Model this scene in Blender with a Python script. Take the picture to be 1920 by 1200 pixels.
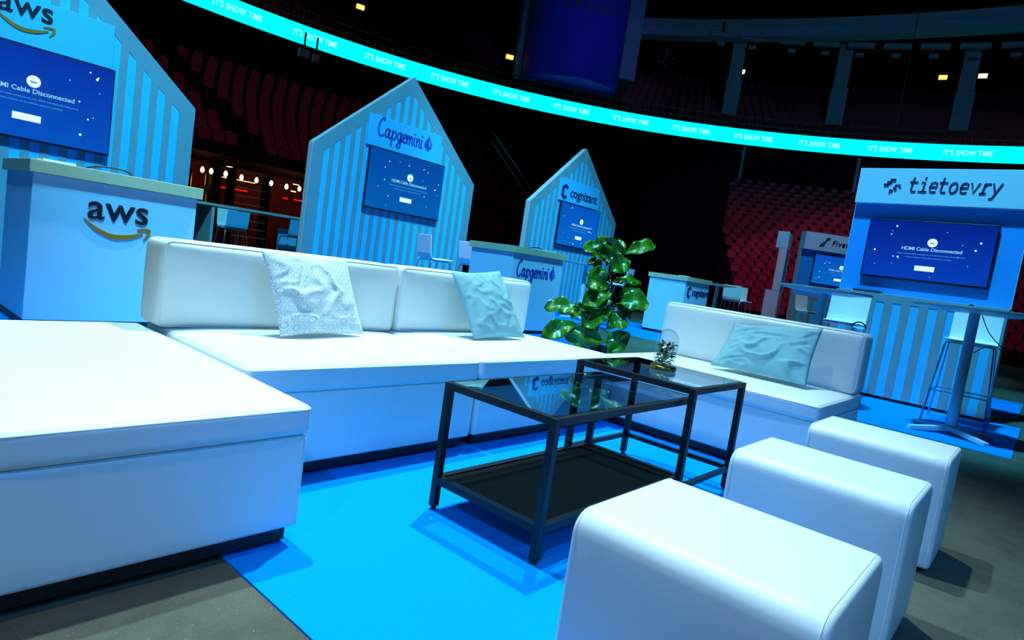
import bpy, bmesh, math, random
from mathutils import Vector, Matrix, noise
from math import sin, cos, pi, radians, sqrt

for o in list(bpy.data.objects): bpy.data.objects.remove(o, do_unlink=True)
SC = bpy.context.scene
COL = SC.collection
rnd = random.Random(7)

# ------------------------------------------------------------------ camera
CAM = bpy.data.cameras.new('camera')
CAM.sensor_width = 36.0
CAM.lens = 1175.0 * 36.0 / 1920.0
CAM.clip_start = 0.05; CAM.clip_end = 300
cam = bpy.data.objects.new('camera', CAM); COL.objects.link(cam)
def cam_axes(yaw, pitch, roll):
    d = Vector((cos(yaw)*cos(pitch), sin(yaw)*cos(pitch), -sin(pitch)))
    r = Vector((sin(yaw), -cos(yaw), 0)); u = r.cross(d)
    c, s = cos(roll), sin(roll)
    return c*r + s*u, -s*r + c*u, d
cr, cu, cd = cam_axes(radians(40.338), radians(5.189), radians(8.42))
M = Matrix.Identity(4)
for i in range(3):
    M[i][0] = cr[i]; M[i][1] = cu[i]; M[i][2] = -cd[i]
M[2][3] = 1.0
cam.matrix_world = M
SC.camera = cam

# ------------------------------------------------------------------ world, lights, exposure
W = bpy.data.worlds.new('world'); SC.world = W; W.use_nodes = True
W.node_tree.nodes['Background'].inputs[0].default_value = (0.10, 0.22, 0.6, 1)
W.node_tree.nodes['Background'].inputs[1].default_value = 0.006
SC.view_settings.view_transform = 'Standard'
SC.view_settings.look = 'None'
SC.view_settings.exposure = 0.0
SC.view_settings.gamma = 1.0
SC.view_settings.use_curve_mapping = False

def spot(name, loc, aim, energy, color, angle, blend=0.35, size=0.35):
    L = bpy.data.lights.new(name, 'SPOT'); L.energy = energy; L.color = color
    L.spot_size = radians(angle); L.spot_blend = blend; L.shadow_soft_size = size
    o = bpy.data.objects.new(name, L); COL.objects.link(o); o.location = loc
    o.rotation_euler = (Vector(aim) - Vector(loc)).to_track_quat('-Z', 'Y').to_euler()
    return o
# rig of overhead arena spots, plus added fill spots
spot('rig_spot_key', (6.4, 4.2, 15), (1.4, 3.0, 0), 10500, (0.60, 0.97, 1.0), 35, 1.0, 0.2)
spot('rig_spot_key', (1.6, 6.2, 15), (2.0, 3.1, 0), 9000, (0.56, 0.96, 1.0), 33, 1.0, 0.2)
spot('rig_spot_lavender', (-7.0, -3.0, 9), (2.1, 0.6, 0.2), 2700, (0.15, 0.42, 1.0), 26, 0.7, 0.4)
spot('blue_fill_spot', (1.0, -9.0, 9), (2.2, 1.6, 0.0), 1300, (0.0, 0.34, 1.0), 30, 0.6, 0.5)  # added blue wash for the front faces of the lounge seating
spot('front_fill_spot', (0.2, -0.6, 14), (0.5, 0.9, 0.0), 1300, (1.0, 1.0, 0.7), 14, 0.8, 0.4)  # added fill over the near-left floor
spot('rig_spot_booth', (0.5, 0.0, 14), (6.4, 8.0, 1.2), 13500, (0.10, 0.66, 1.0), 44, 0.35, 0.4)
spot('rig_spot_booth', (6.5, 1.0, 15), (11.5, 8.0, 1.2), 9500, (0.12, 0.66, 1.0), 36, 0.4, 0.4)
spot('rig_spot_booth', (-2.0, 1.0, 14), (1.4, 8.2, 1.8), 3400, (0.14, 0.66, 1.0), 34, 0.4, 0.4)
spot('rig_spot_corner', (3.0, 2.5, 14), (9.2, 1.4, 1.4), 12500, (0.10, 0.66, 1.0), 32, 0.4, 0.4)
spot('rig_spot_corner', (11.0, 1.5, 14), (16.5, 4.2, 1.4), 3600, (0.4, 0.70, 1.0), 34, 0.5, 0.4)
spot('stool_fill_spot', (3.2, 4.6, 14), (7.0, 7.6, 0.9), 7000, (1.0, 0.97, 0.95), 9, 0.6, 0.3)  # added narrow spot to whiten the stools by the middle counter
spot('stool_fill_spot', (4.8, 1.6, 14), (8.0, 1.3, 0.8), 1500, (1.0, 0.95, 0.92), 9, 0.6, 0.3)  # added narrow spot to whiten the stools at the right booth
spot('stand_wash', (15, 3, 17), (27, 8, 2.0), 1500, (1.0, 0.35, 0.5), 50, 0.9, 1.5)
spot('stand_wash', (14, 17, 6), (28, 8, 3.0), 3600, (0.45, 0.35, 1.0), 50, 0.9, 0.6)
spot('stand_wash', (7, 6, 17), (9.5, 23, 4.5), 700, (0.9, 0.40, 0.7), 60, 0.8, 1.5)
spot('stand_wash', (1.0, 15, 8), (9.0, 23, 4.5), 160, (0.55, 0.40, 1.0), 50, 0.9, 0.6)
spot('tower_wash', (16, 8, 12), (27.2, 20.0, 13.0), 1500, (0.1, 0.2, 1.0), 32, 0.8, 1.0)
spot('ring_wash', (14, 2, 8), (36, 11, 15.2), 1700, (0.1, 0.45, 1.0), 70, 0.9, 1.0)

# ------------------------------------------------------------------ materials
def mat(name, color=(0.8,0.8,0.8), rough=0.5, metal=0.0, spec=0.5, emit=None, estr=1.0, noise_amt=0.0, nscale=8.0,
        bump=0.0, bscale=60.0, trans=0.0, ior=1.45, color2=None, alpha=1.0, coat=0.0):
    m = bpy.data.materials.new(name); m.use_nodes = True
    nt = m.node_tree; b = nt.nodes['Principled BSDF']
    b.inputs['Base Color'].default_value = (*color, 1)
    b.inputs['Roughness'].default_value = rough; b.inputs['Metallic'].default_value = metal
    b.inputs['Specular IOR Level'].default_value = spec
    b.inputs['Transmission Weight'].default_value = trans; b.inputs['IOR'].default_value = ior
    b.inputs['Coat Weight'].default_value = coat
    if emit:
        b.inputs['Emission Color'].default_value = (*emit, 1); b.inputs['Emission Strength'].default_value = estr
    if noise_amt or bump or color2:
        tc = nt.nodes.new('ShaderNodeTexCoord')
    if noise_amt or color2:
        n = nt.nodes.new('ShaderNodeTexNoise'); n.inputs['Scale'].default_value = nscale
        n.inputs['Detail'].default_value = 6; n.inputs['Roughness'].default_value = 0.65
        nt.links.new(tc.outputs['Object'], n.inputs['Vector'])
        mix = nt.nodes.new('ShaderNodeMix'); mix.data_type = 'RGBA'
        c2 = color2 if color2 else tuple(c*(1-noise_amt) for c in color)
        mix.inputs[6].default_value = (*color, 1); mix.inputs[7].default_value = (*c2, 1)
        rp = nt.nodes.new('ShaderNodeValToRGB'); rp.color_ramp.elements[0].position = 0.35; rp.color_ramp.elements[1].position = 0.68
        nt.links.new(n.outputs['Fac'], rp.inputs[0]); nt.links.new(rp.outputs[0], mix.inputs[0])
        nt.links.new(mix.outputs[2], b.inputs['Base Color'])
    if bump:
        n2 = nt.nodes.new('ShaderNodeTexNoise'); n2.inputs['Scale'].default_value = bscale; n2.inputs['Detail'].default_value = 4
        nt.links.new(tc.outputs['Object'], n2.inputs['Vector'])
        bp = nt.nodes.new('ShaderNodeBump'); bp.inputs['Strength'].default_value = bump; bp.inputs['Distance'].default_value = 0.01
        nt.links.new(n2.outputs['Fac'], bp.inputs['Height']); nt.links.new(bp.outputs[0], b.inputs['Normal'])
    return m

MT = {}
MT['leather'] = mat('white_leather', (0.86,0.90,0.90), 0.42, bump=0.06, bscale=7, noise_amt=0.04, nscale=3)
MT['piping'] = mat('white_piping', (0.85,0.87,0.87), 0.4, bump=0.05)
MT['plinth'] = mat('black_plinth', (0.012,0.012,0.018), 0.5, bump=0.05)
MT['carpet'] = mat('blue_carpet', (0.0,0.30,0.95), 1.0, spec=0.05, noise_amt=0.16, nscale=160, bump=0.25, bscale=420)
MT['asphalt'] = None
MT['steel'] = mat('black_steel', (0.012,0.014,0.020), 0.42, metal=0.2, bump=0.05, bscale=120, noise_amt=0.2)
MT['shelf'] = mat('black_brown_board', (0.005,0.006,0.007), 0.6, spec=0.08, bump=0.08, bscale=90, noise_amt=0.3, nscale=5)
MT['blue_stripe'] = mat('light_blue_board', (0.05,0.56,0.92), 0.6, bump=0.03, noise_amt=0.05, nscale=2)
MT['grey_stripe'] = mat('grey_batten', (0.24,0.34,0.40), 0.6, bump=0.05, noise_amt=0.08, nscale=3)
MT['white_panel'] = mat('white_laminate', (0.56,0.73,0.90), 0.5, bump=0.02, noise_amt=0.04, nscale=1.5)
MT['edge'] = mat('pale_edge', (0.85,0.62,0.68), 0.55, bump=0.02, noise_amt=0.05)
MT['sign'] = mat('sign_panel_blue', (0.08,0.55,0.95), 0.55, bump=0.02, noise_amt=0.03)
MT['tieto_wall'] = mat('booth_back_blue', (0.02,0.33,0.95), 0.6, bump=0.02, noise_amt=0.04)
MT['wood'] = mat('pale_wood_top', (0.78,0.58,0.36), 0.5, bump=0.06, bscale=30, noise_amt=0.15, nscale=9)
MT['navy'] = mat('navy_print', (0.012,0.015,0.10), 0.6, noise_amt=0.02)
MT['black_print'] = mat('black_print', (0.006,0.007,0.02), 0.6, noise_amt=0.02)
MT['orange'] = mat('orange_print', (0.55,0.18,0.004), 0.6, noise_amt=0.02)
MT['cap_blue'] = mat('brand_blue_print', (0.01,0.07,0.42), 0.6, noise_amt=0.02)
MT['cap_light'] = mat('light_blue_print', (0.06,0.24,0.85), 0.6, noise_amt=0.02)
MT['bezel'] = mat('black_bezel', (0.008,0.008,0.02), 0.3, noise_amt=0.05)
MT['scr_white'] = mat('screen_white', (0.1,0.1,0.1), 0.4, emit=(0.75,1.0,1.0), estr=1.0, noise_amt=0.02)
MT['scr_text'] = mat('screen_text', (0.1,0.1,0.1), 0.4, emit=(0.3,0.72,1.0), estr=0.75, noise_amt=0.02)
MT['scr_line'] = mat('screen_fine_text', (0.1,0.1,0.1), 0.4, emit=(0.06,0.30,0.85), estr=0.7, noise_amt=0.02)
MT['plastic'] = mat('white_plastic_shell', (0.80,0.86,0.88), 0.35, noise_amt=0.03)
MT['plastic_blue'] = mat('pale_blue_shell', (0.10,0.42,0.72), 0.4, noise_amt=0.03)  # blue light on the bar stools is put into this shell colour
MT['chrome'] = mat('chrome', (0.55,0.62,0.72), 0.18, metal=1.0, noise_amt=0.04)
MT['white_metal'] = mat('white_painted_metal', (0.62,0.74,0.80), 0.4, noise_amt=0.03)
MT['table_top'] = mat('grey_table_top', (0.30,0.38,0.40), 0.5, noise_amt=0.1, bump=0.02)
MT['cable'] = mat('black_cable', (0.01,0.01,0.012), 0.5, noise_amt=0.1)
MT['paper'] = mat('white_paper', (0.85,0.88,0.9), 0.7, noise_amt=0.02)
MT['bark'] = mat('brown_stem', (0.05,0.035,0.02), 0.8, noise_amt=0.4, nscale=30, bump=0.3)
MT['pot'] = mat('dark_pot', (0.02,0.025,0.025), 0.5, noise_amt=0.2, bump=0.1)
MT['soil'] = mat('soil', (0.02,0.014,0.01), 1.0, noise_amt=0.4, nscale=40, bump=0.5)
MT['gold'] = mat('brass', (0.45,0.28,0.05), 0.3, metal=0.9, noise_amt=0.1)
MT['seat'] = mat('dark_red_seat', (0.34,0.016,0.04), 0.45, noise_amt=0.15, nscale=3)
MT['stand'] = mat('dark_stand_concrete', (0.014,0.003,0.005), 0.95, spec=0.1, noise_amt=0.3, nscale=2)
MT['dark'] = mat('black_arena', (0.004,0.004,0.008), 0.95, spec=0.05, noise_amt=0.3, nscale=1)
MT['curtain'] = mat('black_curtain', (0.003,0.003,0.005), 1.0, spec=0.0, noise_amt=0.3, nscale=2)
MT['ring'] = mat('pale_gallery_metal', (0.28,0.36,0.42), 0.6, noise_amt=0.15, nscale=0.6)
MT['tower'] = mat('deep_blue_drum', (0.02,0.04,0.6), 0.7, noise_amt=0.12, nscale=0.4)
MT['tower_text'] = mat('grey_green_letter', (0.06,0.12,0.16), 0.6, noise_amt=0.1)
MT['rail'] = mat('brown_rail', (0.10,0.06,0.05), 0.5, noise_amt=0.2)
MT['red_wall'] = mat('red_bar_wall', (0.22,0.012,0.012), 0.7, noise_amt=0.45, nscale=1.2, bump=0.05)
MT['step'] = mat('lilac_step', (0.30,0.26,0.42), 0.6, noise_amt=0.2)
MT['led'] = mat('cyan_led', (0.0,0.02,0.02), 0.5, emit=(0.0,1.0,1.0), estr=1.15, noise_amt=0.02)
MT['led_text'] = mat('led_text', (0.02,0.02,0.02), 0.5, emit=(0.55,1.0,1.0), estr=1.05, noise_amt=0.02)
MT['bulb'] = mat('warm_bulb', (0.3,0.2,0.1), 0.4, emit=(1.0,0.62,0.22), estr=7.0, noise_amt=0.02)
MT['warm'] = mat('warm_lamp', (0.3,0.2,0.1), 0.4, emit=(1.0,0.65,0.28), estr=1.6, noise_amt=0.02)
MT['exit'] = mat('exit_lamp', (0.3,0.2,0.1), 0.4, emit=(1.0,0.62,0.12), estr=1.6, noise_amt=0.02)
MT['exit_w'] = mat('exit_lamp_pale', (0.3,0.3,0.2), 0.4, emit=(0.95,0.9,0.6), estr=1.4, noise_amt=0.02)
MT['red_neon'] = mat('red_neon', (0.2,0,0), 0.4, emit=(1.0,0.012,0.004), estr=0.8, noise_amt=0.02)
MT['pil_blue'] = mat('pale_blue_velvet', (0.26,0.52,0.60), 0.85, spec=0.2, noise_amt=0.12, nscale=12, bump=0.15, bscale=300)
MT['dried'] = mat('dried_foliage', (0.16,0.26,0.14), 0.6, color2=(0.42,0.40,0.16), nscale=40)
MT['dried_dark'] = mat('dark_foliage', (0.015,0.04,0.06), 0.5, noise_amt=0.4, nscale=40)
MT['petal'] = mat('white_petals', (0.7,0.75,0.72), 0.6, noise_amt=0.1)

def asphalt():
    m = mat('asphalt_floor', (0.13,0.125,0.095), 0.8, spec=0.25, noise_amt=0.35, nscale=3.5, bump=0.5, bscale=240)
    nt = m.node_tree; b = nt.nodes['Principled BSDF']
    tc = nt.nodes.new('ShaderNodeTexCoord'); v = nt.nodes.new('ShaderNodeTexNoise'); v.inputs['Scale'].default_value = 150; v.inputs['Detail'].default_value = 3
    nt.links.new(tc.outputs['Object'], v.inputs['Vector'])
    r = nt.nodes.new('ShaderNodeValToRGB'); r.color_ramp.elements[0].position = 0.64; r.color_ramp.elements[1].position = 0.74
    nt.links.new(v.outputs['Fac'], r.inputs[0])
    old = b.inputs['Base Color'].links[0].from_socket
    mx = nt.nodes.new('ShaderNodeMix'); mx.data_type = 'RGBA'; mx.inputs[7].default_value = (0.30,0.27,0.20,1)
    nt.links.new(r.outputs[0], mx.inputs[0]); nt.links.new(old, mx.inputs[6]); nt.links.new(mx.outputs[2], b.inputs['Base Color'])
    return m
MT['asphalt'] = asphalt()

def schlick(nt, f0):
    lw = nt.nodes.new('ShaderNodeLayerWeight'); lw.inputs['Blend'].default_value = 0.5
    p = nt.nodes.new('ShaderNodeMath'); p.operation = 'POWER'; p.inputs[1].default_value = 4.0; nt.links.new(lw.outputs['Facing'], p.inputs[0])
    m = nt.nodes.new('ShaderNodeMath'); m.operation = 'MULTIPLY_ADD'; m.inputs[1].default_value = 1-f0; m.inputs[2].default_value = f0
    nt.links.new(p.outputs[0], m.inputs[0]); return m
def glass_table():
    m = bpy.data.materials.new('smoked_glass'); m.use_nodes = True; nt = m.node_tree
    for n in list(nt.nodes): nt.nodes.remove(n)
    o = nt.nodes.new('ShaderNodeOutputMaterial'); t = nt.nodes.new('ShaderNodeBsdfTransparent'); g = nt.nodes.new('ShaderNodeBsdfGlossy')
    t.inputs[0].default_value = (0.66,0.80,0.82,1); g.inputs[0].default_value = (0.9,0.95,1,1); g.inputs['Roughness'].default_value = 0.01
    f = schlick(nt, 0.10)
    mx = nt.nodes.new('ShaderNodeMixShader'); nt.links.new(f.outputs[0], mx.inputs[0]); nt.links.new(t.outputs[0], mx.inputs[1]); nt.links.new(g.outputs[0], mx.inputs[2])
    nt.links.new(mx.outputs[0], o.inputs[0]); return m
MT['glass'] = glass_table()
def glass_dome():
    m = bpy.data.materials.new('clear_glass'); m.use_nodes = True; nt = m.node_tree
    for n in list(nt.nodes): nt.nodes.remove(n)
    o = nt.nodes.new('ShaderNodeOutputMaterial'); t = nt.nodes.new('ShaderNodeBsdfTransparent'); g = nt.nodes.new('ShaderNodeBsdfGlossy')
    t.inputs[0].default_value = (0.86,0.95,0.95,1); g.inputs['Roughness'].default_value = 0.02
    f = schlick(nt, 0.04)
    mx = nt.nodes.new('ShaderNodeMixShader'); nt.links.new(f.outputs[0], mx.inputs[0]); nt.links.new(t.outputs[0], mx.inputs[1]); nt.links.new(g.outputs[0], mx.inputs[2])
    nt.links.new(mx.outputs[0], o.inputs[0]); return m
MT['dome'] = glass_dome()

def screen_mat(name, c1, c2):
    m = bpy.data.materials.new(name); m.use_nodes = True; nt = m.node_tree; b = nt.nodes['Principled BSDF']
    tc = nt.nodes.new('ShaderNodeTexCoord'); sp = nt.nodes.new('ShaderNodeSeparateXYZ'); r = nt.nodes.new('ShaderNodeValToRGB')
    nt.links.new(tc.outputs['Generated'], sp.inputs[0]); nt.links.new(sp.outputs[2], r.inputs[0])
    r.color_ramp.elements[0].color = (*c1,1); r.color_ramp.elements[1].color = (*c2,1)
    nt.links.new(r.outputs[0], b.inputs['Emission Color']); b.inputs['Emission Strength'].default_value = 1.0
    b.inputs['Base Color'].default_value = (0.01,0.01,0.02,1); b.inputs['Roughness'].default_value = 0.3
    return m
MT['screen_a'] = screen_mat('screen_deep_blue', (0.0,0.075,0.50), (0.0,0.022,0.34))
MT['screen_b'] = screen_mat('screen_mid_blue', (0.0,0.10,0.42), (0.0,0.06,0.36))
MT['screen_c'] = screen_mat('screen_bright_blue', (0.0,0.13,0.56), (0.0,0.08,0.50))
MT['screen_d'] = screen_mat('screen_royal_blue', (0.0,0.04,0.44), (0.0,0.008,0.25))

def leaf_mat():
    m = bpy.data.materials.new('fiddle_leaf'); m.use_nodes = True; nt = m.node_tree; b = nt.nodes['Principled BSDF']
    tc = nt.nodes.new('ShaderNodeTexCoord'); n = nt.nodes.new('ShaderNodeTexNoise'); n.inputs['Scale'].default_value = 9; n.inputs['Detail'].default_value = 4
    nt.links.new(tc.outputs['Object'], n.inputs['Vector'])
    r = nt.nodes.new('ShaderNodeValToRGB'); r.color_ramp.elements[0].color = (0.012,0.060,0.003,1); r.color_ramp.elements[1].color = (0.085,0.25,0.004,1)
    r.color_ramp.elements[0].position = 0.35; r.color_ramp.elements[1].position = 0.7
    nt.links.new(n.outputs['Fac'], r.inputs[0]); nt.links.new(r.outputs[0], b.inputs['Base Color'])
    b.inputs['Roughness'].default_value = 0.28; b.inputs['Specular IOR Level'].default_value = 0.6
    return m
MT['leaf'] = leaf_mat()

def pattern_mat():
    # white cotton with a printed lattice of grey rings
    m = bpy.data.materials.new('ring_print_cotton'); m.use_nodes = True; nt = m.node_tree; b = nt.nodes['Principled BSDF']
    uv = nt.nodes.new('ShaderNodeUVMap'); mp = nt.nodes.new('ShaderNodeMapping'); mp.inputs['Rotation'].default_value = (0,0,radians(20))
    nt.links.new(uv.outputs[0], mp.inputs[0])
    def vor(scale, off):
        m2 = nt.nodes.new('ShaderNodeMapping'); m2.inputs['Location'].default_value = off; m2.inputs['Scale'].default_value = (scale, scale, 0.0)
        nt.links.new(mp.outputs[0], m2.inputs[0])
        v = nt.nodes.new('ShaderNodeTexVoronoi'); v.voronoi_dimensions = '2D'; v.inputs['Scale'].default_value = 1; v.inputs['Randomness'].default_value = 0.0
        nt.links.new(m2.outputs[0], v.inputs['Vector']); return v.outputs['Distance']
    def band(sock, c, w):
        s = nt.nodes.new('ShaderNodeMath'); s.operation = 'SUBTRACT'; s.inputs[1].default_value = c; nt.links.new(sock, s.inputs[0])
        a = nt.nodes.new('ShaderNodeMath'); a.operation = 'ABSOLUTE'; nt.links.new(s.outputs[0], a.inputs[0])
        l = nt.nodes.new('ShaderNodeMath'); l.operation = 'LESS_THAN'; l.inputs[1].default_value = w; nt.links.new(a.outputs[0], l.inputs[0]); return l.outputs[0]
    d = vor(8.0, (0,0,0)); d2 = vor(8.0, (0.5,0.5,0))
    r1 = band(d, 0.28, 0.05); r2 = band(d, 0.455, 0.03); r3 = band(d2, 0.14, 0.035)
    mx = nt.nodes.new('ShaderNodeMath'); mx.operation = 'MAXIMUM'; nt.links.new(r1, mx.inputs[0]); nt.links.new(r2, mx.inputs[1])
    m3 = nt.nodes.new('ShaderNodeMath'); m3.operation = 'MAXIMUM'; nt.links.new(mx.outputs[0], m3.inputs[0]); nt.links.new(r3, m3.inputs[1])
    fill = nt.nodes.new('ShaderNodeMath'); fill.operation = 'LESS_THAN'; fill.inputs[1].default_value = 0.28; nt.links.new(d, fill.inputs[0])
    c1 = nt.nodes.new('ShaderNodeMix'); c1.data_type = 'RGBA'; c1.inputs[6].default_value = (0.86,0.90,0.91,1); c1.inputs[7].default_value = (0.74,0.80,0.84,1)
    nt.links.new(fill.outputs[0], c1.inputs[0])
    c2 = nt.nodes.new('ShaderNodeMix'); c2.data_type = 'RGBA'; c2.inputs[7].default_value = (0.50,0.60,0.66,1)
    nt.links.new(m3.outputs[0], c2.inputs[0]); nt.links.new(c1.outputs[2], c2.inputs[6]); nt.links.new(c2.outputs[2], b.inputs['Base Color'])
    b.inputs['Roughness'].default_value = 0.9
    return m
MT['pil_print'] = pattern_mat()

# ------------------------------------------------------------------ helpers
def link(o, parent=None):
    COL.objects.link(o)
    if parent is not None: o.parent = parent
    return o
def tag(o, label, cat, group=None):
    o['label'] = label; o['category'] = cat
    if group: o['group'] = group
    return o
def thing(name, label, cat, loc=(0,0,0), rz=0.0, group=None):
    o = bpy.data.objects.new(name, None); COL.objects.link(o); o.location = loc; o.rotation_euler = (0,0,rz); o.empty_display_size = 0.1
    return tag(o, label, cat, group)
def structure(o): o['kind'] = 'structure'; return o
def copy_tree(o, parent=None):
    c = o.copy(); COL.objects.link(c); c.parent = parent
    for ch in list(o.children): copy_tree(ch, c)
    return c

class MB:
    def __init__(s): s.v = []; s.f = []
    def add(s, vs, fs):
        n = len(s.v); s.v += [tuple(p) for p in vs]; s.f += [tuple(i+n for i in f) for f in fs]; return s
    def box(s, x0,x1,y0,y1,z0,z1):
        return s.add([(x0,y0,z0),(x1,y0,z0),(x1,y1,z0),(x0,y1,z0),(x0,y0,z1),(x1,y0,z1),(x1,y1,z1),(x0,y1,z1)],
            [(3,2,1,0),(4,5,6,7),(0,1,5,4),(1,2,6,5),(2,3,7,6),(3,0,4,7)])
    def prism_xz(s, poly, y0, y1):           # poly counter-clockwise in (x,z) seen from -y
        n = len(poly)
        vs = [(x,y0,z) for x,z in poly] + [(x,y1,z) for x,z in poly]
        fs = [tuple(range(n)), tuple(range(2*n-1, n-1, -1))] + [(j, i, i+n, j+n) for i in range(n) for j in [(i+1)%n]]
        return s.add(vs, fs)
    def prism_yz(s, poly, x0, x1):
        n = len(poly)
        vs = [(x0,y,z) for y,z in poly] + [(x1,y,z) for y,z in poly]
        fs = [tuple(range(n)), tuple(range(2*n-1, n-1, -1))] + [(j, i, i+n, j+n) for i in range(n) for j in [(i+1)%n]]
        return s.add(vs, fs)
    def lathe(s, prof, n=24, c=(0,0,0), cap=True):
        vs = []; k = len(prof)
        for i in range(n):
            a = 2*pi*i/n
            vs += [(c[0]+r*cos(a), c[1]+r*sin(a), c[2]+z) for r, z in prof]
        fs = []
        for i in range(n):
            j = (i+1) % n
            for q in range(k-1): fs.append((i*k+q, j*k+q, j*k+q+1, i*k+q+1))
        if cap:
            fs.append(tuple(i*k for i in range(n-1,-1,-1))); fs.append(tuple(i*k+k-1 for i in range(n)))
        return s.add(vs, fs)
    def tube(s, pts, r, n=8, closed=False):
        P = [Vector(p) for p in pts]; m = len(P); rings = []
        up = None; vs = []
        for i in range(m):
            if closed: t = (P[(i+1)%m] - P[i-1]).normalized()
            else: t = (P[min(i+1,m-1)] - P[max(i-1,0)]).normalized()
            if up is None: up = Vector((0,0,1)) if abs(t.z) < 0.9 else Vector((1,0,0))
            a = t.cross(up).normalized(); b = a.cross(t).normalized(); up = b
            rr = r[i] if isinstance(r, (list, tuple)) else r
            vs += [P[i] + rr*(cos(2*pi*k/n)*a + sin(2*pi*k/n)*b) for k in range(n)]
        fs = []
        for i in range(m if closed else m-1):
            j = (i+1) % m
            for k in range(n): l = (k+1)%n; fs.append((i*n+k, i*n+l, j*n+l, j*n+k))
        if not closed: fs.append(tuple(range(n-1,-1,-1))); fs.append(tuple((m-1)*n+k for k in range(n)))
        return s.add(vs, fs)
    def rbox(s, x0,x1,y0,y1,z0,z1, r=0.03, n=10, puff=(0,0,0), e=4.0):
        # soft rounded box with crowned faces
        cx, cy, cz = (x0+x1)/2, (y0+y1)/2, (z0+z1)/2; hx, hy, hz = (x1-x0)/2, (y1-y0)/2, (z1-z0)/2
        r = min(r, hx*0.99, hy*0.99, hz*0.99)
        def coords(h):      # denser in the rounded border
            a = [-h + r*(1-cos(pi/2*i/4)) for i in range(5)]
            inner = [-h + r + (2*h-2*r)*i/n for i in range(1, n)]
            return a + inner + [-q for q in reversed(a)]
        X, Y, Z = coords(hx), coords(hy), coords(hz); idx = {}; vs = []
        def vid(x,y,z):
            k = (round(x,5), round(y,5), round(z,5))
            if k not in idx:
                ix, iy, iz = max(-hx+r,min(hx-r,x)), max(-hy+r,min(hy-r,y)), max(-hz+r,min(hz-r,z))
                d = Vector((x-ix, y-iy, z-iz)); p = Vector((ix,iy,iz)) + (d.normalized()*r if d.length > 1e-9 else d)
                bx, by, bz = 1-abs(x/hx)**e, 1-abs(y/hy)**e, 1-abs(z/hz)**e
                p.x += puff[0]*(x/hx)*by*bz; p.y += puff[1]*(y/hy)*bx*bz; p.z += puff[2]*(z/hz)*bx*by
                idx[k] = len(vs); vs.append((cx+p.x, cy+p.y, cz+p.z))
            return idx[k]
        fs = []
        for A, B, mk in ((X,Y,lambda a,b,q:(a,b,q*hz)), (Y,Z,lambda a,b,q:(q*hx,a,b)), (Z,X,lambda a,b,q:(b,q*hy,a))):
            for q in (-1, 1):
                for i in range(len(A)-1):
                    for j in range(len(B)-1):
                        f = [vid(*mk(A[i],B[j],q)), vid(*mk(A[i+1],B[j],q)), vid(*mk(A[i+1],B[j+1],q)), vid(*mk(A[i],B[j+1],q))]
                        if q < 0: f.reverse()
                        if len(set(f)) == 4: fs.append(f)
        return s.add(vs, fs)
    def build(s, name, m, parent=None, smooth=False, bevel=0.0, seg=2, loc=None, rot=None):
        me = bpy.data.meshes.new(name); me.from_pydata(s.v, [], s.f); me.update()
        if smooth:
            for p in me.polygons: p.use_smooth = True
        me.materials.append(MT[m] if isinstance(m, str) else m)
        o = bpy.data.objects.new(name, me); link(o, parent)
        if loc is not None: o.location = loc
        if rot is not None: o.rotation_euler = rot
        if bevel:
            b = o.modifiers.new('bevel', 'BEVEL'); b.width = bevel; b.segments = seg; b.limit_method = 'ANGLE'
        return o

def text_mesh(txt, size, ext=0.004, offset=0.0, space=1.0, shear=0.0, align='CENTER'):
    cu_ = bpy.data.curves.new('lettering', 'FONT'); cu_.body = txt; cu_.size = size; cu_.extrude = ext; cu_.offset = offset
    cu_.space_character = space; cu_.shear = shear; cu_.align_x = align; cu_.resolution_u = 4
    ob = bpy.data.objects.new('lettering_source', cu_); COL.objects.link(ob)
    dg = bpy.context.evaluated_depsgraph_get(); dg.update()
    me = bpy.data.meshes.new_from_object(ob.evaluated_get(dg))
    bpy.data.objects.remove(ob, do_unlink=True); bpy.data.curves.remove(cu_)
    me.name = 'lettering'; me.materials.clear()
    return me
def mesh_obj(name, me, m, parent, loc, rot=(pi/2,0,0), scale=None):
    me.materials.clear(); me.materials.append(MT[m])
    o = bpy.data.objects.new(name, me); link(o, parent); o.location = loc; o.rotation_euler = rot
    if scale: o.scale = scale
    return o
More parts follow.
